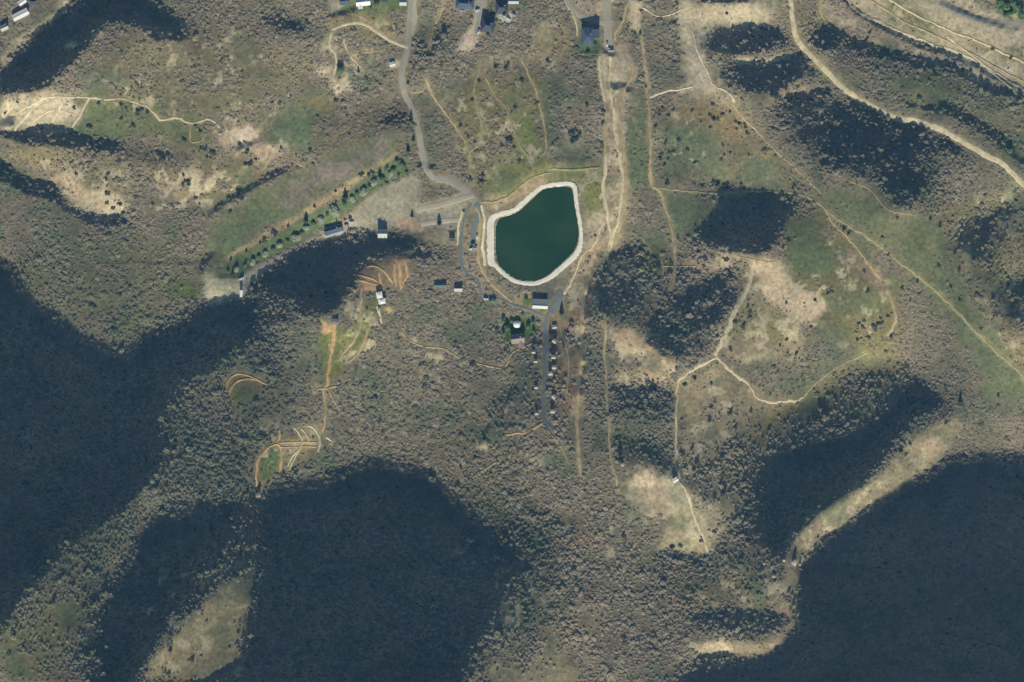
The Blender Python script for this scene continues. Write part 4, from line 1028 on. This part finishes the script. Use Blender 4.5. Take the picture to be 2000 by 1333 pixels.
canopy(741, 577, 12, 'upper of the two white canopies beside the orange diggings')
canopy(746, 589, 12, 'lower and larger of the two white canopies beside the orange diggings', 7.0, 5.2)
def round_tent(px, py, r, label):
    X, Y = W(px, py); z = hz(X, Y); root = empty('round_tent', (X, Y, z)); tag(root, label, 'tent')
    N = 12; ring = [(math.cos(2*math.pi*i/N)*r, math.sin(2*math.pi*i/N)*r) for i in range(N)]
    V = [(x, y, -.6) for x, y in ring] + [(x, y, 2.2) for x, y in ring]
    mesh_obj('side_wall', V, [(i, (i+1) % N, N + (i+1) % N, N + i) for i in range(N)], CLOTH, root)
    V = [(x*1.08, y*1.08, 2.15) for x, y in ring] + [(x*.5, y*.5, 3.3) for x, y in ring] + [(0, 0, 3.8)]
    mesh_obj('roof_cloth', V, [(i, (i+1) % N, N + (i+1) % N, N + i) for i in range(N)] + [(N+i, N+(i+1) % N, 2*N) for i in range(N)], CLOTH, root)
    KEEP_OUT.append((px, py, r + 2))
round_tent(1010, 634, 3.6, 'round white tent in the middle of the small green lawn')

# trailers, cars and a truck
PAINTS = {k: plain(k + '_paint', c, 0.35, 0.5, 0.02) for k, c in dict(white=(.78,.78,.76), silver=(.45,.46,.48), teal=(.04,.16,.16), navy=(.03,.05,.10), red=(.28,.04,.03), grey=(.16,.17,.18), black=(.025,.025,.03)).items()}
def wheel_set(root, w, xsn, r=.36):
    for x in xsn:
        for s in (-1, 1):
            V = []; N = 12
            for y in (-.11, .11): V += [(x + math.cos(2*math.pi*i/N)*r, s*(w/2-.1)+y, r + math.sin(2*math.pi*i/N)*r) for i in range(N)]
            F = [(i, (i+1) % N, N+(i+1) % N, N+i) for i in range(N)] + [tuple(range(N))[::-1], tuple(range(N, 2*N))]
            mesh_obj('wheel', V, F, RUBBER, root)
def car(px, py, rz, paint, label, kind='car', L=4.6, w=1.9):
    X, Y = W(px, py); root = empty(kind if kind != 'car' else 'parked_car', (X, Y, hz(X, Y) + .28), math.radians(rz)); tag(root, label, kind, 'vehicles parked around the service road')
    if kind == 'trailer':
        V, F = box(-L/2, L/2, -w/2, w/2, .5, 2.4); mesh_obj('body', V, F, paint, root)
        boxes('roof', [(-L/2+.1, L/2-.1, -w/2+.1, w/2-.1, 2.4, 2.5)], ROOF_WHITE, root)
        boxes('hitch', [(L/2, L/2+1.1, -.08, .08, .5, .62)], METAL, root)
        boxes('window', [(-1, 0, -w/2-.02, -w/2+.02, 1.3, 1.9)], GLASS, root)
        wheel_set(root, w, (-.6, .3)); return root
    pr = [(-L/2, .45), (-L/2, .95), (-L*.36, 1.02), (-L*.26, 1.5), (L*.12, 1.5), (L*.26, 1.0), (L*.48, .85), (L/2, .6), (L/2, .42)]
    if kind == 'truck': pr = [(-L/2, .5), (-L/2, 1.1), (-L*.06, 1.1), (-L*.04, 1.85), (L*.2, 1.85), (L*.3, 1.2), (L*.49, 1.1), (L/2, .6), (L/2, .45)]
    V = [(x, -w/2 + (0.12 if z > 1.2 else 0), z) for x, z in pr] + [(x, w/2 - (0.12 if z > 1.2 else 0), z) for x, z in pr]; n_ = len(pr)
    mesh_obj('body', V, [(i, (i+1) % n_, n_+(i+1) % n_, n_+i) for i in range(n_)] + [tuple(range(n_)), tuple(range(n_, 2*n_))[::-1]], paint, root)
    if kind == 'truck': boxes('truck_bed', [(-L*.47, -L*.1, -w*.4, w*.4, 1.0, 1.13)], RUBBER, root); a, b_ = L*.2, L*.3; z0, z1 = 1.85, 1.2
    else: a, b_ = L*.12, L*.26; z0, z1 = 1.5, 1.0
    mesh_obj('windscreen', [(a+.03, -w*.38, z0), (a+.03, w*.38, z0), (b_, w*.43, z1+.03), (b_, -w*.43, z1+.03)], [(0, 1, 2, 3)], GLASS, root).location.z = .02
    if kind == 'car': mesh_obj('rear_window', [(-L*.27, -w*.38, 1.5), (-L*.27, w*.38, 1.5), (-L*.35, w*.43, 1.05), (-L*.35, -w*.43, 1.05)], [(0, 3, 2, 1)], GLASS, root).location.z = .02
    wheel_set(root, w, (-L*.3, L*.3)); return root
car(895, 567, 0, PAINTS['white'], 'white trailer standing in the scrub beside the narrow green shed', 'trailer', 8.0, 3.0)
car(471, 574, 90, PAINTS['white'], 'white trailer parked upright at the east end of the sandy pad', 'trailer', 6.6, 2.8)
car(921, 487, 20, PAINTS['white'], 'white car at the south end of the parking strip'); car(929, 485, 70, PAINTS['silver'], 'silver car beside the white one at the south end of the parking strip')
car(924, 476, 40, PAINTS['navy'], 'navy car turning among the cars at the south end of the strip'); car(932, 463, 90, PAINTS['white'], 'white car alone at the kerb of the parking strip')
car(962, 586, -5, PAINTS['teal'], 'teal pickup truck parked on the road south of the reservoir', 'truck', 7.2, 2.4); car(949, 585, 0, PAINTS['white'], 'white car right behind the teal pickup truck')
car(688, 435, 20, PAINTS['white'], 'white car parked just east of the clubhouse'); car(684, 428, 60, PAINTS['grey'], 'grey car parked next to the white car east of the clubhouse')
car(677, 441, 20, PAINTS['silver'], 'silver car parked closest to the clubhouse wall')
car(933, 21, 20, PAINTS['white'], 'white car on the driveway at the short street in the north'); car(903, 22, 0, PAINTS['silver'], 'silver car parked south of the broad dark-roofed house')
car(935, 63, 70, PAINTS['white'], 'white car at the dead end of the short street'); car(1004, 30, -40, PAINTS['silver'], 'silver car on the pale yard right of the short street')
car(993, 38, -35, PAINTS['white'], 'white car on the pale yard right of the short street'); car(1190, 96, 0, PAINTS['silver'], 'silver car at the dead end above the dirt clearing')
car(1186, 88, 90, PAINTS['white'], 'white car on the wide street just above the dirt clearing'); car(472, 545, 25, PAINTS['white'], 'white car at the west end of the gravel lane below the trees')
car(741, 604, 70, PAINTS['silver'], 'silver car just south of the two white canopies')

# small white cabins on both sides of the lane
CAB_ROOF = plain('dusty_cream_roof', (0.48, 0.46, 0.38))
CAB = [(1083,639,10,'first','east'),(1083,667,-35,'second','east'),(1081,698,0,'third','east'),(1082,718,0,'fourth','east'),(1075,730,10,'fifth','east'),(1082,776,-40,'sixth','east'),(1079,804,5,'seventh','east'),
       (1042,688,0,'first','west'),(1046,706,0,'second','west'),(1047,757,0,'third','west'),(1048,808,0,'fourth','west')]
for px, py, rz, nth, side in CAB:
    s = 2.8 if side == 'east' else 2.2
    house(px, py, s * 1.15, s, 1.9, rz, CAB_ROOF, WALL_CREAM, f'{nth} small white cabin from the north on the {side} side of the paved lane', 'cabin', 'cabin', rise=.7, chimney=False, windows=False, group='small white cabins along the paved lane', keep=3.2)

# fences
def fence(pts, label, post_h=1.3, rails=2, step=3.0, name='fence', mat=None):
    mat = mat or WOOD
    P = [W(*p) for p in pts]; root = empty(name, (P[0][0], P[0][1], 0)); tag(root, label, 'fence')
    ox, oy = P[0]; base = None
    pts3 = []
    for a, c in zip(P[:-1], P[1:]):
        d = math.hypot(c[0]-a[0], c[1]-a[1]); n_ = max(1, int(d/step))
        pts3 += [(a[0]+(c[0]-a[0])*i/n_, a[1]+(c[1]-a[1])*i/n_) for i in range(n_)]
    pts3.append(P[-1])
    for x, y in pts3:
        z = hz(x, y); v, f = box(-.09, .09, -.09, .09, -.3, post_h)
        if base is None:
            o = mesh_obj('post', v, f, mat, root); base = o
        else: o = put(bpy.data.objects.new('post', base.data), root)
        o.location = (x - ox, y - oy, z)
    for r in range(rails):
        V = []; F = []
        for (x, y) in pts3:
            z = hz(x, y) + post_h * (r + .75) / rails * .95
            V += [(x-ox, y-oy-.05, z-.06), (x-ox, y-oy+.05, z-.06), (x-ox, y-oy+.05, z+.06), (x-ox, y-oy-.05, z+.06)]
        for i in range(len(pts3)-1):
            a = i*4
            for q in range(4): F.append((a+q, a+(q+1) % 4, a+4+(q+1) % 4, a+4+q))
        mesh_obj('rail', V, F, mat, root)
    return root
fence([(195,517),(240,518),(300,518),(386,518)], 'straight dark fence running through the scrub towards the sandy pad in the west')
fence([(426,544),(452,545),(474,545)], 'dark fence along the north side of the sandy pad below the trees', 1.8, 3, 2.0)
fence([(652,33),(672,30),(690,22),(710,18)], 'dark fence below the northern back yards', 1.6, 3, 2.4)
fence([(1130,106),(1170,106)], 'pale fence at the south side of the large blue-roofed house', 1.4, 3, 2.0, mat=TRIM)
# low barrier of blocks at the dirt clearing
slab(1193, 100, 5.5, 1.4, 0, 0.9, plain('pale_block', (.5,.5,.46)), 'concrete_barrier', 'pale concrete barrier where the wide street ends above the dirt clearing', 'barrier')

# rocks
def rock(px, py, r, label, m, seed, flat=.6):
    rg = np.random.default_rng(seed); bm = bmesh.new(); bmesh.ops.create_icosphere(bm, subdivisions=2, radius=1)
    for v in bm.verts:
        k = 1 + rg.uniform(-.22, .22); v.co = Vector((v.co.x*r*k, v.co.y*r*k*.8, v.co.z*r*flat*k))
    me_ = bpy.data.meshes.new('rock'); bm.to_mesh(me_); bm.free(); me_.materials.append(m)
    X, Y = W(px, py); o = put(bpy.data.objects.new('rock', me_)); o.location = (X, Y, hz(X, Y) + r*flat*.2); o.rotation_euler.z = rg.uniform(0, 6)
    tag(o, label, 'rock'); KEEP_OUT.append((px, py, r + 1)); return o
rk = mat_noise('pale_rock', (.40, .37, .31), .18, .9, bump=.5)
rock(1512, 1126, 2.2, 'white rock outcrop in the shaded gully west of the sharp ridge', rk, 1)
rock(1493, 1101, 1.5, 'small white rock upslope of the larger outcrop in the shaded gully', rk, 2)
rock(1562, 1103, 2.0, 'pale rock at the east end of the rocky step on the ridge', rk, 3)
rock(1550, 1100, 3.6, 'broad pale rock in the middle of the rocky step on the ridge', rk, 4, .35)
rock(1216, 908, 2.2, 'pale boulder beside the dark conifer west of the bare knoll', rk, 5)
rock(1531, 1095, 2.0, 'small grey rock at the west end of the rocky step on the ridge', rk, 6)
rock(1010, 1062, 1.5, 'small white rock high in the edge of the great central shadow', rk, 7)

# ---------------------------------------------------------------- single trees
bark = mat_noise('bark', (0.10, 0.075, 0.055), .2, 2)
leaf_cream = [foliage_mat('blossom', (0.34, 0.37, 0.25), (0.46, 0.48, 0.36)), foliage_mat('young_leaf', (0.24, 0.30, 0.17), (0.32, 0.37, 0.22))]
leaf_green = [foliage_mat('spring_leaf', (0.085, 0.16, 0.07), (0.14, 0.22, 0.10)), foliage_mat('light_leaf', (0.13, 0.20, 0.08), (0.18, 0.25, 0.12))]
leaf_dark = [foliage_mat('dark_needle', (0.022, 0.045, 0.030), (0.04, 0.065, 0.04)), foliage_mat('needle_tip', (0.05, 0.08, 0.05), (0.07, 0.10, 0.06))]
def trunk_mesh(hh_, r):
    V = []; F = []; N = 6
    def limb(p0, p1, r0, r1):
        p0 = np.array(p0, float); p1 = np.array(p1, float); d = p1-p0; d /= np.linalg.norm(d)
        t = np.cross(d, (0, .3, 1) if abs(d[2]) < .9 else (1, 0, 0)); t /= np.linalg.norm(t); b_ = np.cross(d, t); k0 = len(V)
        for p, rr_ in ((p0, r0), (p1, r1)):
            for i in range(N): V.append(tuple(p + (t*math.cos(2*math.pi*i/N) + b_*math.sin(2*math.pi*i/N))*rr_))
        for i in range(N): F.append((k0+i, k0+(i+1) % N, k0+N+(i+1) % N, k0+N+i))
    limb((0, 0, -.4), (0, 0, hh_*.45), r, r*.7); limb((0, 0, hh_*.45), (.1, 0, hh_*.85), r*.7, r*.25)
    for a in (0.3, 2.2, 4.2): limb((0, 0, hh_*.4), (math.cos(a)*hh_*.28, math.sin(a)*hh_*.28, hh_*.72), r*.5, r*.2)
    me_ = bpy.data.meshes.new('trunk'); me_.from_pydata(V, [], F); me_.materials.append(bark); return me_
tk = trunk_mesh(1.0, .045)
CREAM = [clump_mesh('crown', rp, 330, .5, 1.0, .12, leaf_cream, tone2=.45) for _ in range(3)]
GREEN = [clump_mesh('crown', rp, 330, .5, 1.0, .12, leaf_green, tone2=.35) for _ in range(3)]
CONIF = [clump_mesh('crown', rp, 330, .34, 1.0, .11, leaf_dark, 'cone', tone2=.3) for _ in range(2)]
NTREE = [0]
def tree(px, py, wd, hh_, kind, label, group, name=None, cat='tree'):
    NTREE[0] += 1; i = NTREE[0]
    X, Y = W(px, py); root = empty(name or {'c': 'blossom_tree', 'g': 'leafy_tree', 'd': 'conifer'}[kind], (X, Y, hz(X, Y)), i * 1.7); tag(root, label, cat, group)
    me_ = {'c': CREAM, 'g': GREEN, 'd': CONIF}[kind]; me_ = me_[i % len(me_)]
    t = put(bpy.data.objects.new('trunk', tk), root); t.scale = (hh_, hh_, hh_)
    c = put(bpy.data.objects.new('crown', me_), root); s = wd / (.72 if kind == 'd' else 1.15)
    c.scale = (s, s, hh_ * (.86 if kind != 'd' else 1)); c.location.z = hh_ * (.16 if kind != 'd' else 0.02)
    KEEP_OUT.append((px, py, wd * .6)); return root
ORD = ['first','second','third','fourth','fifth','sixth','seventh','eighth','ninth','tenth','eleventh','twelfth','thirteenth','fourteenth','fifteenth','sixteenth','seventeenth','eighteenth','nineteenth','twentieth']
cream = [(462,527,6),(492,513,5.4),(519,495,7),(546,480,6.5),(578,463,7.5),(600,446,6.5),(627,430,7),(655,411,8.5),(689,392,6.5),(710,375,8),(732,358,7.5),(761,343,6.5)]
for i, (px, py, w_) in enumerate(cream): tree(px, py, w_*(1.15+.45*((i*37)%10)/10), w_*.45, 'c', f'{ORD[i]} pale blossoming tree from the west in the row beside the gravel lane', 'pale trees of the long tree row')
green = [(445,531,5),(478,519,5),(505,504,4.6),(533,487,5.5),(562,471,5.5),(590,455,5),(613,437,5.5),(640,420,5.5),(672,398,6),(698,380,5),(722,366,5.5),(748,350,6),(768,335,6.5),(785,326,7),(776,316,5.5),(793,338,4.5),(755,330,5),(720,345,5)]
for i, (px, py, w_) in enumerate(green): tree(px, py, w_*(.85+.55*((i*53)%10)/10), w_*.45, 'g', f'{ORD[i]} green tree from the west among the paler ones of the long row', 'green trees of the long tree row')
dark = [(598,431,5.5,'at the middle of the long tree row'),(674,386,6,'beside the pole in the long tree row'),(742,345,5.5,'towards the east end of the long tree row'),(455,535,3.6,'at the west end of the long tree row')]
for px, py, w_, t in dark: tree(px, py, w_*1.1, w_*.8, 'd', f'dark conifer {t}', 'conifers in the long tree row')
for i, (px, py) in enumerate([(451,507),(481,491),(508,475),(537,461),(563,442),(614,404),(655,374)]): tree(px, py, 3.0, 1.6, 'd', f'{ORD[i]} small dark bush from the west on the tan track above the tree row', 'small bushes along the tan track', 'bush', 'bush')
for px, py, w_, k, t in [(666,137,9,'g','broad green tree beside the sandy gully in the north'),(1876,785,5,'d','lone dark conifer below the tip of the eastern shadow'),(1211,899,6,'d','dark conifer west of the bare knoll'),
   (858,437,5.5,'d','dark conifer standing beside the pale pull-out of the service road'),(805,422,4,'d','small dark conifer at the east side of the gravel lot'),(1097,612,5.5,'d','dark conifer right of the lane below the reservoir'),
   (1075,667,5,'d','dark conifer next to the second cabin of the lane'),(1148,104,6,'g','green tree at the south side of the large blue-roofed house'),(1163,88,4,'g','small green tree east of the large blue-roofed house'),
   (953,66,5,'d','dark conifer at the pale front of the house on the short street'),(965,52,6,'g','bright green tree right of the house on the short street'),(985,27,6,'d','dark conifer south of the dark-roofed house in the north'),
   (1240,68,4,'g','left of two green bushes closing the sandy strip in the north'),(1251,69,4,'g','right of two green bushes closing the sandy strip in the north'),(700,140,3.5,'d','small dark conifer in the eroded ground near the west street'),
   (736,8,8,'g','large green tree in the northern back yards'),(752,4,7,'g','second green tree of the northern back yards, nearer the street'),(722,17,5,'g','small green tree at the foot of the northern back yards'),
   (1028,586,5,'g','bright green bush left of the lodge'),(797,163,3,'d','small dark conifer right beside the west street'),(807,274,4,'d','dark conifer left of the west street above the bend'),(797,295,5,'d','dark conifer at the north tip of the tree row'),
   (803,236,5,'d','dark conifer left of the west street in the darker scrub'),(906,413,3.6,'g','olive bush left of the parking strip'),(608,578,4,'d','conifer catching light inside the central shadow'),(636,571,3.6,'d','second conifer catching light inside the central shadow')]:
    tree(px, py, w_, w_*(.8 if k == 'd' else .5), k, t, None)
for i, (px, py, w_) in enumerate([(984,626,6),(990,640,7.5),(985,655,7),(999,652,6),(1022,652,6),(1032,640,6.5),(1042,650,5),(1000,628,4.5),(1040,630,5.5)]):
    tree(px, py, w_, w_*.6, 'g', f'{ORD[i]} green tree counted clockwise from the north-west around the lawn with the white tent' if i < 9 else '', 'green trees around the small lawn')
for i, (px, py, w_) in enumerate([(1952,6,9),(1966,14,10),(1978,4,9),(1988,12,8),(1964,30,8),(1974,26,7),(1996,24,10),(1994,34,7),(1956,18,7)]):
    tree(px, py, w_, w_*.6, 'g', f'{ORD[i]} of the big green trees in the north-east corner, counted from the west', 'big green trees in the north-east corner')

# ---------------------------------------------------------------- scrub
okk = clear_of_things(sx, sy)
sel = keep & okk & ~pond_m[cj, ci]
sx, sy, dens_s, cis, cjs = sx[sel], sy[sel], dens[sel], ci[sel], cj[sel]
rad = np.clip(np.exp(rp.normal(.22, .34, len(sx))), .6, 3.2) * (1 + .2 * np.clip(n_mid[cjs, cis], -1, 1)) * np.where(dens_s < .2, .85, 1.0)
big = rp.random(len(sx)) < .10; rad = np.where(big, rad * 1.25, rad)
junk = (rp.random(len(sx)) < np.where(dens_s < .3, .35, .08) + .10 * n_big[cjs, cis])
sz = hz_arr(sx, sy)
ZONES = [
 (490,165,665,305,'the green meadow north of the mown field'), (405,264,790,522,'the mown field above the tree row'), (1590,362,2000,790,'the green meadow crossed by the long diagonal trail'),
 (1400,500,1612,722,'the sandy hillside east of the broad pale path'), (1320,706,1490,915,'the grassy hilltop between the two forking paths'), (1278,180,1580,372,'the flat grassland west of the long straight trail'),
 (1325,0,1505,182,'the chalky bare ground in the north'), (0,185,158,258,'the chalky bare ground at the west edge'), (1545,815,1875,1110,'the pale ridge between the two eastern shadows'),
 (1218,905,1440,1092,'the bare knoll with the white pump house'), (278,1105,490,1333,'the yellow slope between the south-western shadows'), (1600,0,2000,195,'the pale slopes of the north-east corner'),
 (150,195,420,312,'the grassy slope below the pale western trail'), (90,250,600,430,'the sandy slopes of the west'), (870,110,1180,405,'the basin of looping trails north of the reservoir'), (1520,400,1760,695,'the open ground east of the sandy hillside')]
cand = np.where((dens_s < .35) & (np.abs(sx) < 498) & (np.abs(sy) < 331) & (rad > 1.2))[0]
cand = cand[np.argsort(-rad[cand] - rp.random(len(cand)) * .6)]
singles = []; ppx, ppy = sx * 2 + 1000, 666.5 - sy * 2
for i in cand:
    for z_ in ZONES:
        if z_[0] <= ppx[i] <= z_[2] and z_[1] <= ppy[i] <= z_[3]:
            singles.append((i, z_[4])); break
    if len(singles) >= 280: break
is_single = np.zeros(len(sx), bool)
rank = {}
for where in {q[1] for q in singles}:
    for k_, i in enumerate(sorted([q[0] for q in singles if q[1] == where], key=lambda q: sx[q])): rank[i] = k_ + 1
def nth(k_): return str(k_) + ('th' if 10 < k_ % 100 < 14 else {1: 'st', 2: 'nd', 3: 'rd'}.get(k_ % 10, 'th'))
for i, where in singles:
    is_single[i] = True
    me_ = sage_meshes[i % 4]
    o = put(bpy.data.objects.new('shrub', me_)); o.location = (sx[i], sy[i], sz[i]); r_ = float(rad[i]) * .95
    o.scale = (r_, r_, r_ * .75); o.rotation_euler.z = float(i % 63) * .1
    tag(o, ('broad' if rad[i] > 2.1 else 'small') + ' dark shrub, ' + nth(rank[i]) + ' from the west on ' + where.replace(' the ', ' ').replace('the ', '', 1), 'shrub', 'dark shrubs on ' + where)
def scatter(name, meshes, pts, rads, tones, kind_h, vari, tints, dks):
    me_ = bpy.data.meshes.new(name); me_.vertices.add(len(pts)); me_.vertices.foreach_set('co', pts.astype(np.float32).ravel())
    def attr(nm, tp, data, fld='value'):
        a = me_.attributes.new(nm, tp, 'POINT'); a.data.foreach_set(fld, data.ravel())
    a3 = me_.attributes.new('tint', 'FLOAT_VECTOR', 'POINT'); a3.data.foreach_set('vector', tints.astype(np.float32).ravel())
    attr('hgt', 'FLOAT', (kind_h + .10 * dks).astype(np.float32)); attr('rad', 'FLOAT', rads.astype(np.float32)); attr('tone', 'FLOAT', tones.astype(np.float32))
    attr('spin', 'FLOAT', rp.uniform(0, 6.28, len(pts)).astype(np.float32)); attr('pick', 'INT', vari.astype(np.int32))
    o = put(bpy.data.objects.new(name, me_)); o['kind'] = 'stuff'
    ng = bpy.data.node_groups.new(name + '_spread', 'GeometryNodeTree')
    ng.interface.new_socket('Geometry', in_out='INPUT', socket_type='NodeSocketGeometry'); ng.interface.new_socket('Geometry', in_out='OUTPUT', socket_type='NodeSocketGeometry')
    N_ = ng.nodes; L_ = ng.links; gi = N_.new('NodeGroupInput'); go = N_.new('NodeGroupOutput')
    g2i = N_.new('GeometryNodeGeometryToInstance')
    for m_ in reversed(meshes):
        ob_ = bpy.data.objects.new(m_.name + '_source', m_); oi = N_.new('GeometryNodeObjectInfo'); oi.inputs['Object'].default_value = ob_; oi.inputs['As Instance'].default_value = True
        L_.new(oi.outputs['Geometry'], g2i.inputs[0])
    # one socket takes all sources: each joins as its own instance
    jn = N_.new('GeometryNodeJoinGeometry')
    for l_ in list(L_):
        if l_.to_node == g2i: L_.new(l_.from_socket, jn.inputs[0])
    N_.remove(g2i)
    m2p = N_.new('GeometryNodeMeshToPoints'); iop = N_.new('GeometryNodeInstanceOnPoints')
    L_.new(gi.outputs[0], m2p.inputs[0]); L_.new(m2p.outputs[0], iop.inputs['Points']); L_.new(jn.outputs[0], iop.inputs['Instance'])
    iop.inputs['Pick Instance'].default_value = True
    def na(nm, tp):
        a = N_.new('GeometryNodeInputNamedAttribute'); a.data_type = tp; a.inputs['Name'].default_value = nm; return a.outputs['Attribute']
    L_.new(na('pick', 'INT'), iop.inputs['Instance Index'])
    cmb = N_.new('ShaderNodeCombineXYZ'); L_.new(na('spin', 'FLOAT'), cmb.inputs['Z']); L_.new(cmb.outputs[0], iop.inputs['Rotation'])
    sc_ = N_.new('ShaderNodeCombineXYZ'); ra = na('rad', 'FLOAT'); L_.new(ra, sc_.inputs['X']); L_.new(ra, sc_.inputs['Y'])
    mm = N_.new('ShaderNodeMath'); mm.operation = 'MULTIPLY'; L_.new(na('hgt', 'FLOAT'), mm.inputs[1]); L_.new(ra, mm.inputs[0]); L_.new(mm.outputs[0], sc_.inputs['Z'])
    L_.new(sc_.outputs[0], iop.inputs['Scale']); L_.new(iop.outputs[0], go.inputs[0])
    md = o.modifiers.new('spread', 'NODES'); md.node_group = ng
    return o
P3 = np.stack([sx, sy, sz - .05], 1)
tone = np.clip(.50 + .17 * rp.standard_normal(len(sx)) + .13 * n_big[cjs, cis] - .12 * patch[cjs, cis], 0, 1)
tnt = col[cjs, cis] * (1.22 + .17 * rp.standard_normal(len(sx)))[:, None]; dk = dim_share[cjs, cis][:, None]; rad = rad * (1 + .10 * dk[:, 0]); tnt = np.clip(tnt * (1 - dk * np.array((.40, .27, .33))), .03, .6); tone = np.clip(tone - .14 * dk[:, 0], 0, 1)  # scrub on the dim slopes gets a darker tint and tone, imitating weak sun
a_ = ~junk & ~is_single; b_2 = junk & ~is_single
print('scrub', a_.sum(), 'juniper', b_2.sum(), 'single', len(singles))
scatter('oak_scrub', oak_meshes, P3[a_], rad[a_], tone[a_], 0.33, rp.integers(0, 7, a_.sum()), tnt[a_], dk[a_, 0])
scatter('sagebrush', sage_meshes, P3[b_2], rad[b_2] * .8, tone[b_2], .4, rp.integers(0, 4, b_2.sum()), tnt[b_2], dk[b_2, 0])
